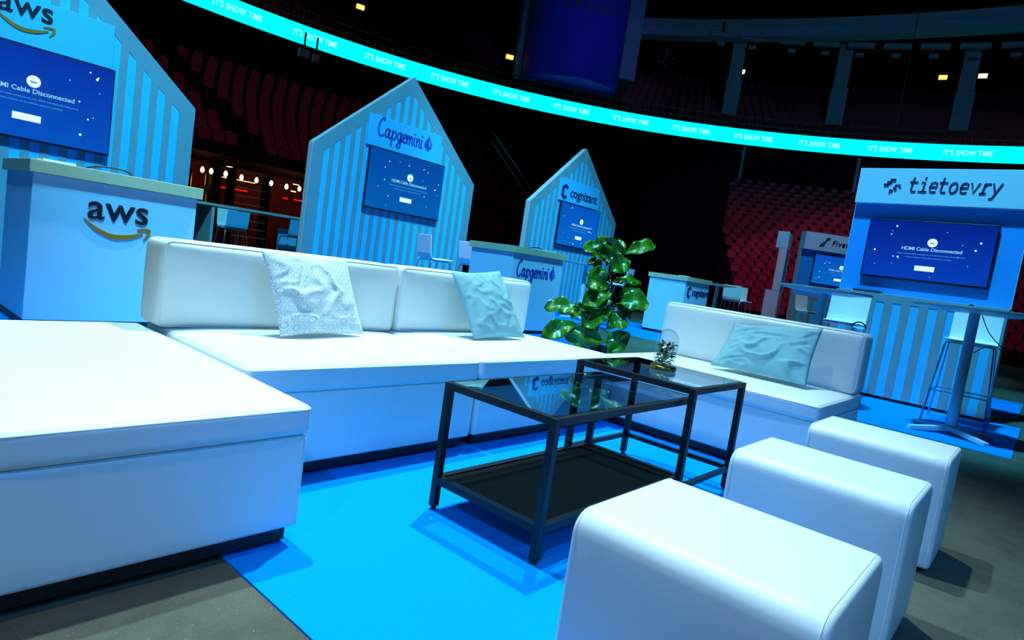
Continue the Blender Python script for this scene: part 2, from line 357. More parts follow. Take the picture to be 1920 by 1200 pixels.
def strokes(ss, w, ext=0.004, smooth=True):
    """flat ribbon lettering from pen strokes in the x-y plane"""
    mb = MB()
    for st in ss:
        P = [Vector((p[0], p[1], 0)) for p in st]
        if smooth and len(P) > 2:
            Q = []
            for i in range(len(P)-1):
                p0 = P[max(i-1,0)]; p1 = P[i]; p2 = P[i+1]; p3 = P[min(i+2,len(P)-1)]
                for k in range(5):
                    t = k/5; Q.append(0.5*((2*p1)+(p2-p0)*t+(2*p0-5*p1+4*p2-p3)*t*t+(3*p1-p0-3*p2+p3)*t**3))
            Q.append(P[-1]); P = Q
        n = len(P); vs = []
        for i in range(n):
            t = (P[min(i+1,n-1)] - P[max(i-1,0)])
            t = t.normalized() if t.length > 1e-9 else Vector((1,0,0))
            ww = w
            if len(st[0]) > 2:      # width factor carried by the stroke points
                f = i/(n-1)*(len(st)-1); a = int(min(f, len(st)-2)); ww = w*(st[a][2]*(1-(f-a)) + st[a+1][2]*(f-a))
            nn = Vector((-t.y, t.x, 0))*ww/2
            if i == 0: e = -t*ww*0.3
            elif i == n-1: e = t*ww*0.3
            else: e = Vector((0,0,0))
            a, b = P[i]+nn+e, P[i]-nn+e
            vs += [(a.x,a.y,ext),(b.x,b.y,ext),(a.x,a.y,-ext),(b.x,b.y,-ext)]
        fs = []
        for i in range(n-1):
            k = 4*i; j = k+4
            fs += [(k,k+1,j+1,j),(k+2,j+2,j+3,k+3),(k,j,j+2,k+2),(k+1,k+3,j+3,j+1)]
        fs += [(0,2,3,1),(4*n-4,4*n-3,4*n-1,4*n-2)]
        mb.add(vs, fs)
    return mb
def arc(cx, cy, rx, ry, a0, a1, n=8):
    return [(cx+rx*cos(radians(a0+(a1-a0)*i/n)), cy+ry*sin(radians(a0+(a1-a0)*i/n))) for i in range(n+1)]

# ------------------------------------------------------------------ setting: arena floor, carpets
CX, CY, RR = 9.746, -1.508, 28.86            # arena centre and radius of the LED ribbon
floor = structure(MB().add([(CX+46*cos(2*pi*i/64), CY+46*sin(2*pi*i/64), 0) for i in range(64)], [tuple(range(64))]).build('floor', 'asphalt'))

def carpet(x0,x1,y0,y1,label):
    o = MB().box(x0,x1,y0,y1,0.0,0.006).build('carpet', 'carpet'); tag(o, label, 'carpet', 'blue event carpets'); return o
carpet(0.88, 5.2, 0.45, 3.6, 'bright blue carpet under the white lounge sofas and glass tables')
carpet(-0.75, 2.9, 5.0, 8.98, 'blue carpet under the counter with orange smile arrow')
carpet(4.6, 7.95, 4.85, 8.98, 'blue carpet behind the potted fig, under the middle house booth')
carpet(10.1, 13.4, 4.9, 8.98, 'blue carpet under the farthest house booth counter')
carpet(6.62, 9.0, 0.07, 3.2, 'blue carpet under the two high round tables at right')
carpet(9.93, 12.4, 0.13, 3.0, 'blue carpet behind the booth with two high tables')

# ------------------------------------------------------------------ lounge seating
def leather(name, parent, x0,x1,y0,y1,z0,z1, r=0.03, puff=(0.0,0.0,0.0), n=8, e=4.0):
    return MB().rbox(x0,x1,y0,y1,z0,z1,r,n,puff,e).build(name, 'leather', parent, smooth=True)
def piping(parent, x0,x1,y0,y1,z, r=0.004, rc=0.035):
    pts = []
    for cx, cy, a0 in ((x1-rc,y1-rc,0),(x0+rc,y1-rc,90),(x0+rc,y0+rc,180),(x1-rc,y0+rc,270)):
        pts += [(cx+rc*cos(radians(a0+q)), cy+rc*sin(radians(a0+q)), z) for q in (0,30,60,90)]
    return MB().tube(pts, r, 6, closed=True).build('piping', 'piping', parent, smooth=True)
def sofa_unit(name, label, w, d, loc, rz, zseat=0.47, back=True, group=None, feet=True, backext=(0,0)):
    """local x = width, -y = front; origin at the floor under the centre of the front edge"""
    t = thing(name, label, 'ottoman' if not back else 'sofa', loc, rz, group)
    h = w/2
    MB().box(-h+0.03,h-0.03,0.035,d-0.03,0.012,0.075).build('plinth', 'plinth', t, bevel=0.004)
    for sx in (-1,1):
        for fy in (0.09, d-0.09):
            MB().box(sx*(h-0.10)-0.03,sx*(h-0.10)+0.03,fy-0.03,fy+0.03,0.0,0.014).build('foot', 'plinth', t)
    b = leather('base', t, -h+0.004,h-0.004,0.006,d,0.062,0.362,0.014)
    for sx in (-1,1):
        MB().tube([(sx*(h-0.022),0.0045,0.075),(sx*(h-0.022),0.0045,0.35)],0.0025,6).build('seam','piping',b)
    c = leather('seat_cushion', t, -h,h,0,d,0.364,zseat,0.022,(0.004,0.004,0.012),e=6)
    piping(c, -h+0.002,h-0.002,0.002,d-0.002,zseat-0.014,0.0045,0.024)
    if back:
        y0 = 0.80
        bk = leather('backrest', t, -h+backext[0],h+backext[1],y0,y0+0.235,zseat+0.004,0.872,0.035,(0.004,0.018,0.004),e=5)
        x0, x1, z0, z1, rc = -h+backext[0]+0.006, h+backext[1]-0.006, zseat+0.012, 0.866, 0.03
        pts = []
        for cx, cz, a0 in ((x1-rc,z1-rc,0),(x0+rc,z1-rc,90),(x0+rc,z0+rc,180),(x1-rc,z0+rc,270)):
            pts += [(cx+rc*cos(radians(a0+q)), y0+0.012, cz+rc*sin(radians(a0+q))) for q in (0,30,60,90)]
        MB().tube(pts,0.004,6,closed=True).build('piping','piping',bk,smooth=True)
    return t
sofa_unit('sofa', 'long white leather sofa section with a ring-patterned cushion, beside the ottoman', 1.245, 1.02, (1.745,2.175,0.006), 0, backext=(-0.03,0.045), group='white modular lounge sofas')
sofa_unit('sofa', 'white leather sofa section with plain pale blue cushion, left of the fig plant', 1.325, 1.02, (3.050,2.175,0.006), 0, backext=(0.05,-0.035), group='white modular lounge sofas')
sofa_unit('sofa', 'white leather bench sofa with creased blue cushion, right of the fig plant', 1.42, 1.03, (3.72,1.585,0.006), -pi/2, zseat=0.465, group='white modular lounge sofas')
ott = sofa_unit('ottoman', 'large white leather backless ottoman seat in the left foreground', 0.80, 1.52, (0.70,1.69,0.006), 0, zseat=0.46, back=False)

def pouf(label, cx, cy, w, d, h=0.478):
    t = thing('pouf', label, 'pouf', (cx,cy,0.006), 0, 'white cube poufs')
    def outline(ins, puff=0.0):
        X, z0, z1 = w/2-ins, 0.014+ins, h-ins; pts = []
        for qx, qz, r, a0 in ((X,z1,0.052-ins*.5,0),(-X,z1,0.052-ins*.5,90),(-X,z0,0.02,180),(X,z0,0.02,270)):
            ox = qx-r if qx > 0 else qx+r; oz = qz-r if qz > 0.2 else qz+r
            arcp = [(ox+r*cos(radians(a0+q)), oz+r*sin(radians(a0+q))) for q in (0,15,30,45,60,75,90)]
            pts += arcp
            if a0 == 0: pts += [(X-r-(2*X-2*r)*k/8, z1+puff*sin(pi*k/8)) for k in range(1,8)]
            elif a0 == 90: pts += [(-X-0.6*puff*sin(pi*k/6), z1-r-(z1-z0-r-0.02)*k/6) for k in range(1,6)]
            elif a0 == 270: pts += [(X+0.6*puff*sin(pi*k/6), z0+0.02+(z1-z0-r-0.02)*k/6) for k in range(1,6)]
        return pts
    ys = [(-d/2,0.016,0),(-d/2+0.002,0.008,0),(-d/2+0.007,0.003,0),(-d/2+0.014,0.0005,0)] + [(-d/2+0.014+(d-0.028)*k/10,0.0,0.007*sin(pi*k/10)) for k in range(1,10)]
    ys += [(-y,i,p) for y,i,p in reversed(ys[:4])]
    vs = []; fs = []
    for y, i, p in ys: o_ = outline(i,p); n = len(o_); vs += [(x,y,z) for x,z in o_]
    for q in range(len(ys)-1):
        for k in range(n): fs.append((q*n+k, q*n+(k+1)%n, (q+1)*n+(k+1)%n, (q+1)*n+k))
    fs = [tuple(reversed(f)) for f in fs]
    fs += [tuple(range(n)), tuple(range(len(vs)-1, len(vs)-n-1, -1))]
    bd = MB().add(vs, [tuple(reversed(f)) for f in fs]).build('body','leather',t,smooth=True)
    for sx in (-1,1):
        for sy in (-1,1):
            MB().lathe([(0.018,0),(0.018,0.018)],10,(sx*(w/2-0.06),sy*(d/2-0.06),0)).build('foot','plinth',t)
    for sy in (-1,1):
        pts = [(x,sy*(d/2-0.014),z) for x,z in outline(0.0008)]
        MB().tube(pts,0.0018,6,closed=True).build('seam','piping',bd,smooth=True)
pouf('white leather cube pouf nearest the camera, cut by the bottom edge', 1.39, 0.455, 0.48, 0.53)
pouf('white leather cube pouf in the middle of the row of three', 2.325, 0.475, 0.43, 0.54)
pouf('white leather cube pouf farthest away, next to the bench sofa', 3.235, 0.475, 0.43, 0.54)

# nesting tables
def steel_table(label, x0,x1,y0,y1,h, shelf_z=None, strz=None, r=0.0145):
    t = thing('coffee_table', label, 'table', ((x0+x1)/2,(y0+y1)/2,0.006), 0, 'nesting glass coffee tables')
    X, Y = (x1-x0)/2, (y1-y0)/2
    for sx in (-1,1):
        for sy in (-1,1):
            lg = MB().box(sx*(X-r)-r,sx*(X-r)+r,sy*(Y-r)-r,sy*(Y-r)+r,0.014,h-0.001).build('leg','steel',t,bevel=0.002)
            MB().lathe([(0.011,0),(0.011,0.018)],10,(sx*(X-r),sy*(Y-r),0)).build('foot','plinth',lg)
    def frame(name, z0, z1, ww=2*r):
        mb = MB(); mb.box(-X+ww,X-ww,-Y,-Y+ww,z0,z1); mb.box(-X+ww,X-ww,Y-ww,Y,z0,z1); mb.box(-X,-X+ww,-Y+ww,Y-ww,z0,z1); mb.box(X-ww,X,-Y+ww,Y-ww,z0,z1)
        return mb.build(name,'steel',t)
    frame('top_frame', h-0.027, h)
    MB().box(-X+0.022,X-0.022,-Y+0.022,Y-0.022,h-0.006,h+0.001).build('glass_top','glass',t)
    if shelf_z:
        frame('shelf_frame', shelf_z-0.028, shelf_z)
        MB().box(-X+0.024,X-0.024,-Y+0.024,Y-0.024,shelf_z-0.018,shelf_z-0.006).build('shelf','shelf',t)
    if strz: frame('stretcher', strz-0.022, strz, 0.022)
    return t
steel_table('low black steel table with smoked glass top and solid black lower shelf', 1.665,2.745,1.160,1.700,0.508, shelf_z=0.135)
steel_table('taller black steel table with glass top, holding the glass dome', 2.60,3.205,1.110,1.745,0.566, strz=0.125)

# ------------------------------------------------------------------ cushions
def pillow(name, label, corners, thick, m, seed, push=0.0, wr=0.010):
    BL, BR, TR, TL = [Vector(c) for c in corners]
    cen = (BL+BR+TR+TL)/4; n = (BR-BL).cross(TL-BL).normalized()
    N = 44; vs = []; uvs = []; fs = []; L = Vector((seed*3.1, seed*1.7, 0))
    for side in (1,-1):
        for j in range(N+1):
            for i in range(N+1):
                u = i/N; v = j/N; a = 2*u-1; b = 2*v-1
                a2 = a*(1-0.045*(1-b*b)); b2 = b*(1-0.045*(1-a*a))
                uu, vv = (a2+1)/2, (b2+1)/2
                p = BL*(1-uu)*(1-vv) + BR*uu*(1-vv) + TR*uu*vv + TL*(1-uu)*vv
                env = max(0.0,(1-a**2))**0.55*max(0.0,(1-b**2))**0.55
                hgt = thick*env
                q = Vector((a*0.9+b*0.45, b*1.25-a*0.5, 0)) + L
                q = q + Vector((noise.noise(q*1.7+Vector((9,2,0))), noise.noise(q*1.7+Vector((1,7,0))), 0))*0.35
                w1 = noise.noise(q*1.15); w2 = noise.noise(q*2.6+Vector((5,1,0))); w3 = noise.noise(q*0.9+Vector((3,8,0)))
                e2 = min(1.0, (1-abs(a))*4, (1-abs(b))*4)
                hgt += e2*(wr*1.5*math.exp(-(w1/0.10)**2)*max(0,min(1,0.5+w3*2)) + wr*0.8*math.exp(-(w2/0.13)**2)*max(0,min(1,0.4-w3*2)) + wr*0.5*w3)
                p = p + n*(side*hgt) - cen
                vs.append(tuple(p)); uvs.append((u,v))
    K = (N+1)**2
    for side in (0,1):
        for j in range(N):
            for i in range(N):
                a = side*K + j*(N+1)+i; f = (a,a+1,a+N+2,a+N+1)
                fs.append(f if side == 0 else tuple(reversed(f)))
    me = bpy.data.meshes.new(name); me.from_pydata(vs, [], fs); me.update()
    ul = me.uv_layers.new(name='UVMap')
    for l in me.loops: ul.data[l.index].uv = uvs[l.vertex_index]
    for p in me.polygons: p.use_smooth = True
    bm = bmesh.new(); bm.from_mesh(me); bmesh.ops.remove_doubles(bm, verts=bm.verts, dist=0.0015); bm.to_mesh(me); bm.free()
    me.materials.append(MT[m])
    o = bpy.data.objects.new(name, me); link(o); o.location = cen
    return tag(o, label, 'cushion', 'cushions on the lounge sofas')
pillow('cushion', 'white cushion printed with pale grey rings, on the long left sofa', [(1.525,2.690,0.500),(2.055,2.770,0.500),(2.010,2.945,0.885),(1.475,2.865,0.885)], 0.052, 'pil_print', 1.0, wr=0.012)
pillow('cushion', 'plain pale blue cushion tilted against the left sofa back beside the fig', [(2.790,2.655,0.500),(3.335,2.690,0.500),(3.235,2.925,0.930),(2.755,2.900,0.885)], 0.058, 'pil_blue', 2.0, wr=0.011)
pillow('cushion', 'creased pale blue cushion slumped on the bench sofa at right', [(4.165,1.710,0.505),(4.185,1.085,0.505),(4.46,1.120,0.870),(4.44,1.700,0.800)], 0.055, 'pil_blue', 3.4, wr=0.016)

# ------------------------------------------------------------------ fig plant
def leaf_mesh(base, tip, w, seed):
    """fiddle-shaped leaf blade from base to tip, in coordinates relative to base"""
    B, T = Vector((0,0,0)), Vector(tip)-Vector(base); ln = T.length; t = T/ln
    view = Vector((0.0,0.0,0.55)) - Vector((0.76,0.645,0))*1.0
    r = random.Random(seed); view = view + Vector((r.uniform(-.4,.4), r.uniform(-.4,.4), r.uniform(-.1,.3)))
    nrm = (view - t*view.dot(t)).normalized(); s = t.cross(nrm).normalized()
    NU, NV = 14, 8; vs = []; fs = []
    curl = r.uniform(0.05,0.14)*ln
    def width(u):
        if u < 0.10: return 0.03
        q = (u-0.10)/0.90
        return max(0.02, (sin(pi*q**1.15)**0.62)*(0.80+0.28*q))
    for i in range(NU+1):
        u = i/NU; c = T*u + nrm*(curl*4*u*(1-u)*0.8 - curl*u*u)
        for j in range(NV+1):
            v = 2*j/NV-1; hw = 0.5*w*width(u)
            z = 0.16*abs(v)*hw*2 + 0.018*w/0.15*sin(u*15+seed+v*1.5)*abs(v) + (0.004 if (i % 3 == 0 and 0 < i < NU) else 0)*(1-abs(v))
            p = c + s*(v*hw) + nrm*z; vs.append(tuple(p))
    for i in range(NU):
        for j in range(NV):
            a = i*(NV+1)+j; fs.append((a,a+1,a+NV+2,a+NV+1))
    # give the blade a thickness
    K = len(vs); vs += [tuple(Vector(p)-nrm*0.0022) for p in vs]
    fs += [tuple(i+K for i in reversed(f)) for f in fs]
    border = [j for j in range(NV+1)] + [i*(NV+1)+NV for i in range(1,NU+1)] + [NU*(NV+1)+j for j in range(NV-1,-1,-1)] + [i*(NV+1) for i in range(NU-1,0,-1)]
    for k in range(len(border)):
        a, b = border[k], border[(k+1)%len(border)]; fs.append((b,a,a+K,b+K))
    return vs, fs, (T, nrm, curl)
plant = thing('potted_fig', 'tall fiddle-leaf fig with glossy green leaves behind the sofa corner', 'plant', (5.32,3.42,0))
PO = Vector((5.32,3.42,0))
MB().lathe([(0.085,0.0),(0.12,0.02),(0.15,0.16),(0.155,0.30),(0.145,0.305),(0.135,0.27)],28,cap=False).build('pot','pot',plant,smooth=True)
MB().lathe([(0.0,0.255),(0.07,0.262),(0.138,0.27)],20,cap=False).build('soil','soil',plant)
stem_pts = [Vector(p)-PO for p in [(5.32,3.42,0.26),(5.345,3.41,0.48),(5.40,3.37,0.66),(5.435,3.355,0.84),(5.42,3.40,1.03),(5.41,3.435,1.19)]]
MB().tube(stem_pts,[0.013,0.012,0.011,0.010,0.009,0.006],8).build('stem','bark',plant,smooth=True)
MB().tube([Vector(p)-PO for p in [(5.31,3.43,0.26),(5.25,3.48,0.45),(5.19,3.53,0.62)]],[0.010,0.008,0.006],8).build('stem','bark',plant,smooth=True)
LEAVES = [((5.37,3.47,1.16),(5.19,3.63,1.29),0.125),((5.43,3.46,1.19),(5.33,3.56,1.39),0.119),((5.41,3.43,1.18),(5.40,3.36,1.39),0.175),
((5.48,3.36,1.22),(5.76,3.14,1.41),0.110),((5.34,3.38,1.05),(5.41,3.23,1.20),0.150),((5.42,3.36,1.03),(5.46,3.23,1.19),0.094),
((5.38,3.46,1.05),(5.29,3.61,1.14),0.100),((5.38,3.36,0.88),(5.16,3.51,0.99),0.194),((5.40,3.31,0.86),(5.11,3.47,0.70),0.144),
((5.46,3.32,0.79),(5.67,3.19,0.97),0.106),((5.43,3.30,0.74),(5.64,3.04,0.81),0.157),((5.20,3.54,0.63),(4.93,3.79,0.63),0.131),
((5.11,3.53,0.61),(5.30,3.26,0.78),0.085),((5.38,3.28,0.69),(5.12,3.45,0.50),0.163),((5.36,3.32,0.48),(5.51,3.20,0.63),0.163),
((5.44,3.33,0.72),(5.64,3.21,0.63),0.106),((5.16,3.51,0.50),(4.86,3.72,0.34),0.138),((5.22,3.45,0.52),(5.15,3.43,0.26),0.263),
((5.37,3.31,0.46),(5.46,3.13,0.31),0.188),((5.43,3.41,0.95),(5.72,3.20,1.00),0.088),
((5.42,3.48,1.10),(5.62,3.62,1.24),0.14),((5.40,3.50,0.82),(5.58,3.66,0.90),0.15),((5.36,3.50,0.62),(5.44,3.74,0.66),0.16),((5.30,3.50,0.55),(5.14,3.72,0.60),0.14)]
for k, (b, t, w) in enumerate(LEAVES):
    vs, fs, (T, nrm, curl) = leaf_mesh(b, t, w*1.55, k)
    lf = MB().add(vs, fs).build('leaf','leaf',plant,smooth=True,loc=Vector(b)-PO)
    rib = [T*u + nrm*(curl*4*u*(1-u)*0.8 - curl*u*u + 0.002) for u in (0,0.2,0.4,0.6,0.8,0.97)]
    MB().tube(rib,[0.004,0.0035,0.003,0.0025,0.002,0.001],5).build('midrib','leaf',lf)
    near = min(stem_pts, key=lambda q: (q+PO-Vector(b)).length)
    if (near+PO-Vector(b)).length > 0.02:
        MB().tube([near-(Vector(b)-PO), (near-(Vector(b)-PO))*0.4+Vector((0,0,0.01)), (0,0,0)],0.004,6).build('leaf_stalk','bark',lf)

# ------------------------------------------------------------------ glass dome on the taller table
dome = thing('glass_cloche', 'small glass dome over dried flowers on the taller glass table', 'glass dome', (2.935,1.445,0.5735))
MB().lathe([(0.062,0.0),(0.066,0.004),(0.066,0.020),(0.060,0.024)],28).build('base','gold',dome,smooth=True)
prof = [(0.056,0.024),(0.056,0.150)] + [(0.056*cos(radians(a)),0.150+0.060*sin(radians(a))) for a in (12,25,40,55,68,80,88)]
inner = [(max(r-0.002,0.0004),z-(0.0 if z < 0.15 else 0.002)) for r, z in reversed(prof)]
MB().lathe(prof,32,cap=False).build('dome','dome',dome,smooth=True)
r2 = random.Random(3)
for k in range(120):
    a = r2.uniform(0,2*pi); rr = 0.034*sqrt(r2.random()); z = 0.028+0.115*r2.random()
    c = Vector((rr*cos(a), rr*sin(a), z)); d = Vector((cos(a)*r2.uniform(.2,1), sin(a)*r2.uniform(.2,1), r2.uniform(-.3,1.0))).normalized()
    s = d.cross(Vector((0.3,0.2,1))).normalized()*r2.uniform(0.009,0.015); l = r2.uniform(0.020,0.032)
    n = s.cross(d).normalized()*0.0022
    mk = ['dried','dried_dark','petal','dried','dried_dark','dried'][k % 6]
    MB().add([c, c+d*l*0.5+s+n, c+d*l, c+d*l*0.5-s+n, c+d*l*0.5-n],[(0,1,4),(1,2,4),(2,3,4),(3,0,4),(0,3,2,1)]).build('dried_leaf',mk,dome)
for k in range(5):
    a = k*1.3; MB().tube([(0.006*cos(a),0.006*sin(a),0.024),(0.016*cos(a),0.016*sin(a),0.09),(0.028*cos(a),0.028*sin(a),0.150)],0.0016,5).build('twig','dried_dark',dome)

# ------------------------------------------------------------------ logos (x right, y up, unit-ish sizes)
def put(name, mb, m, parent, loc, rot=(pi/2,0,0)): return mb.build(name, m, parent, loc=loc, rot=rot)
def smile_scaled(s):
    pts = [(-0.50,0.20,.2),(-0.32,0.055,.8),(-0.08,-0.04,1.1),(0.17,-0.02,1.0),(0.37,0.055,.4)]
    a = strokes([[(x*s,y*s,w) for x,y,w in pts]], 0.07*s, 0.004)
    pts2 = [(0.30,0.115,.5),(0.40,0.135,1),(0.475,0.125,1.1),(0.47,0.06,1),(0.405,-0.045,.3)]
    b = strokes([[(x*s,y*s,w) for x,y,w in pts2]], 0.045*s, 0.004)
    a.add(b.v, b.f); return a
def aws_logo(parent, cx, cz, w, y):
    me = text_mesh('aws', 0.60*w, 0.004, 0.006*w, 1.02); mesh_obj('lettering', me, 'black_print', parent, (cx-0.005*w, y, cz+0.02*w))
    put('smile_arrow', smile_scaled(w), 'orange', parent, (cx, y, cz-0.20*w))
CAPG = [  # hand-written brand lettering, pen strokes
 [(0.62,1.45),(0.60,1.62),(0.45,1.60),(0.22,1.30),(0.08,0.80),(0.12,0.25),(0.38,0.02),(0.68,0.20)],
 [(1.28,0.72),(1.10,0.80),(0.90,0.62),(0.86,0.25),(1.02,0.06),(1.20,0.30),(1.30,0.76)], [(1.30,0.76),(1.26,0.25),(1.40,0.05),(1.52,0.18)],
 [(1.60,0.78),(1.62,0.20),(1.60,-0.55)], [(1.62,0.40),(1.78,0.76),(2.0,0.70),(2.04,0.35),(1.86,0.04),(1.66,0.16)],
 [(2.62,0.74),(2.46,0.80),(2.26,0.58),(2.26,0.22),(2.44,0.08),(2.58,0.34),(2.66,0.76)], [(2.66,0.76),(2.62,-0.20),(2.46,-0.56),(2.22,-0.44),(2.42,-0.10),(2.82,0.22)],
 [(2.88,0.42),(3.14,0.48),(3.18,0.72),(3.00,0.78),(2.86,0.45),(2.94,0.08),(3.22,0.14)],
 [(3.34,0.78),(3.38,0.05)], [(3.38,0.45),(3.54,0.76),(3.66,0.66),(3.66,0.05)], [(3.66,0.45),(3.82,0.76),(3.96,0.66),(3.96,0.15),(4.08,0.06)],
 [(4.22,0.78),(4.22,0.20),(4.32,0.05)], [(4.24,1.06),(4.25,1.12)],
 [(4.50,0.78),(4.54,0.05)], [(4.54,0.45),(4.72,0.76),(4.86,0.66),(4.86,0.15),(4.96,0.06)],
 [(5.10,0.78),(5.10,0.20),(5.20,0.05)], [(5.12,1.06),(5.13,1.12)]]
def capg_logo(parent, x0, zb, s, y):
    """x0 left end, zb baseline, s = x-height unit"""
    put('lettering', strokes([[(x*s,z*s) for x,z in st] for st in CAPG], 0.135*s, 0.004), 'cap_blue', parent, (x0, y, zb))
    # spade / drop mark
    pts = [(0.0,1.45),(0.10,1.12),(0.34,0.85),(0.46,0.55),(0.40,0.25),(0.20,0.16),(0.05,0.26),(0.12,-0.02),(-0.12,-0.02),(-0.05,0.26),(-0.20,0.16),(-0.42,0.25),(-0.48,0.55),(-0.34,0.85),(-0.10,1.12)]
    pts = [(x*s,z*s) for x,z in reversed(pts)]
    MB().prism_xz(pts,-0.004,0.004).build('spade_mark','cap_blue',parent,loc=(x0+5.95*s,y,zb))
    p2 = [(x*s,z*s) for x,z in [(0.05,1.0),(-0.05,0.6),(0.1,0.3),(0.36,0.35),(0.38,0.6),(0.25,0.85)]]
    MB().prism_xz(p2,-0.005,0.0).build('spade_mark','cap_light',parent,loc=(x0+5.95*s,y,zb))
def hexmark(parent, cx, cz, s, y):
    out = [(-0.02,1.0),(-0.72,0.62),(-0.80,-0.55),(-0.10,-1.0),(0.45,-0.72),(0.30,-0.42),(-0.08,-0.55),(-0.38,-0.36),(-0.34,0.38),(0.02,0.56),(0.40,0.36),(0.55,0.68)]
    MB().prism_xz([(x*s,z*s) for x,z in out],-0.004,0.004).build('hexagon_mark','navy',parent,loc=(cx,y,cz))
    inn = [(-0.34,0.38),(-0.38,-0.36),(-0.16,-0.2),(-0.12,0.2)]
    MB().prism_xz([(x*s,z*s) for x,z in inn],-0.005,0.002).build('hexagon_mark','cap_light',parent,loc=(cx,y,cz))
def cogn_logo(parent, x0, zc, w, y):
    hexmark(parent, x0+0.10*w, zc, 0.125*w, y)
    me = text_mesh('cognizant', 0.215*w, 0.004, 0.0018*w, 0.98, align='LEFT'); mesh_obj('lettering', me, 'navy', parent, (x0+0.235*w, y, zc-0.055*w))
TIETO = [  # square modular lettering
 [[(0.25,1.45),(0.20,0.25),(0.30,0.05),(0.62,0.05)],[(0.0,1.0),(0.62,1.0)]],
 [[(0.15,1.0),(0.42,1.0),(0.40,0.05)],[(0.05,0.05),(0.72,0.05)],[(0.40,1.36),(0.40,1.48)]],
 [[(0.10,0.55),(0.66,0.55),(0.62,0.92),(0.40,1.02),(0.16,0.92),(0.08,0.50),(0.18,0.12),(0.42,0.03),(0.64,0.10)]],
 [[(0.25,1.45),(0.20,0.25),(0.30,0.05),(0.62,0.05)],[(0.0,1.0),(0.62,1.0)]],
 [arc(0.36,0.52,0.30,0.50,0,360,14)],
 [[(0.10,0.55),(0.66,0.55),(0.62,0.92),(0.40,1.02),(0.16,0.92),(0.08,0.50),(0.18,0.12),(0.42,0.03),(0.64,0.10)]],
 [[(0.04,1.0),(0.34,0.05),(0.66,1.0)]],
 [[(0.0,0.05),(0.45,0.05)],[(0.20,0.05),(0.25,1.0)],[(0.25,0.70),(0.42,0.98),(0.68,0.98)]],
 [[(0.04,1.0),(0.36,0.05)],[(0.70,1.0),(0.36,0.05),(0.20,-0.42),(0.0,-0.42)]]]
def tieto_logo(parent, x0, zb, s, y):
    ss = []
    for k, L in enumerate(TIETO):
        for st in L: ss.append([((x+0.10*z+k*0.86)*s, z*s) for x,z in st])
    put('lettering', strokes(ss, 0.15*s, 0.004, smooth=False), 'navy', parent, (x0, y, zb))
    mb = MB(); q = 0.26*s
    for gx, gz, k in [(2,5,2),(3,5,2),(1,4,2),(2,4,1),(0,3,2),(1,3,1),(4,3,1),(5,3,1),(3.5,2,1),(4,1.3,1),(5.6,2.4,.7),(2.2,1,1),(3.0,1,.7),(2.2,0.2,.7),(3.0,0.3,.5)]:
        a = q*0.92*(1.15 if k == 2 else k*0.9); mb.box(gx*q,gx*q+a,-0.004,0.004,gz*q,gz*q+a)
    put('pixel_mark', mb, 'navy', parent, (x0-2.3*s, y, zb-0.28*s), (0,0,0))

# ------------------------------------------------------------------ televisions
def television(label, w, h, scr, parent_loc, rz, seed, group='booth televisions'):
    t = thing('television', label, 'television', parent_loc, rz, group)          # origin: centre of the back
    MB().box(-w/2,w/2,-0.045,0.0,-h/2,h/2).build('housing','bezel',t,bevel=0.004)
    MB().box(-w/2+0.1,w/2-0.1,0.0,0.012,-h/2+0.15,h/2-0.15).build('wall_mount','bezel',t)
    b = 0.014
    sc = MB().box(-w/2+b,w/2-b,-0.049,-0.044,-h/2+b*1.6,h/2-b).build('screen',scr,t)
    y = -0.051; s = w/1.68
    MB().lathe([(0.065*s,0),(0.065*s,0.003)],28).build('icon','scr_white',sc,loc=(0.06*s,y,0.14*s),rot=(pi/2,0,0))
    put('icon_mark', strokes([[(-0.025*s,0),(0.025*s,-0.004)]],0.018*s,0.002), 'scr_line', sc, (0.06*s,y-0.003,0.135*s))
    me = text_mesh('HDMI Cable Disconnected',0.072*s,0.001,0.0012); mesh_obj('lettering',me,'scr_text',sc,(0.06*s,y,0.01*s))
    me = text_mesh('Please check the cable connection to your device and select the input source',0.028*s,0.0006,0.0006); mesh_obj('lettering',me,'scr_line',sc,(0.06*s,y,-0.055*s))
    me = text_mesh('or press a button on the remote control to continue',0.028*s,0.0006,0.0006); mesh_obj('lettering',me,'scr_line',sc,(0.04*s,y,-0.105*s))
    MB().rbox(-0.13*s,0.13*s,-0.001,0.001,-0.038*s,0.038*s,0.001,2).build('button','scr_white',sc,loc=(0.02*s,y,-0.26*s))
    r = random.Random(seed)
    for k in range(16):
        q = r.choice([0.006,0.008,0.012])*s; x = r.uniform(-0.44,0.44)*w; z = r.uniform(-0.42,0.42)*h
        if abs(x) < 0.2*w and abs(z) < 0.33*h: x = (0.22+r.random()*0.2)*w*(1 if x > 0 else -1)
        MB().box(-q,q,-0.001,0.001,-q,q).build('star','scr_white' if q > 0.0075*s else 'scr_text',sc,loc=(x,y,z))
    return t

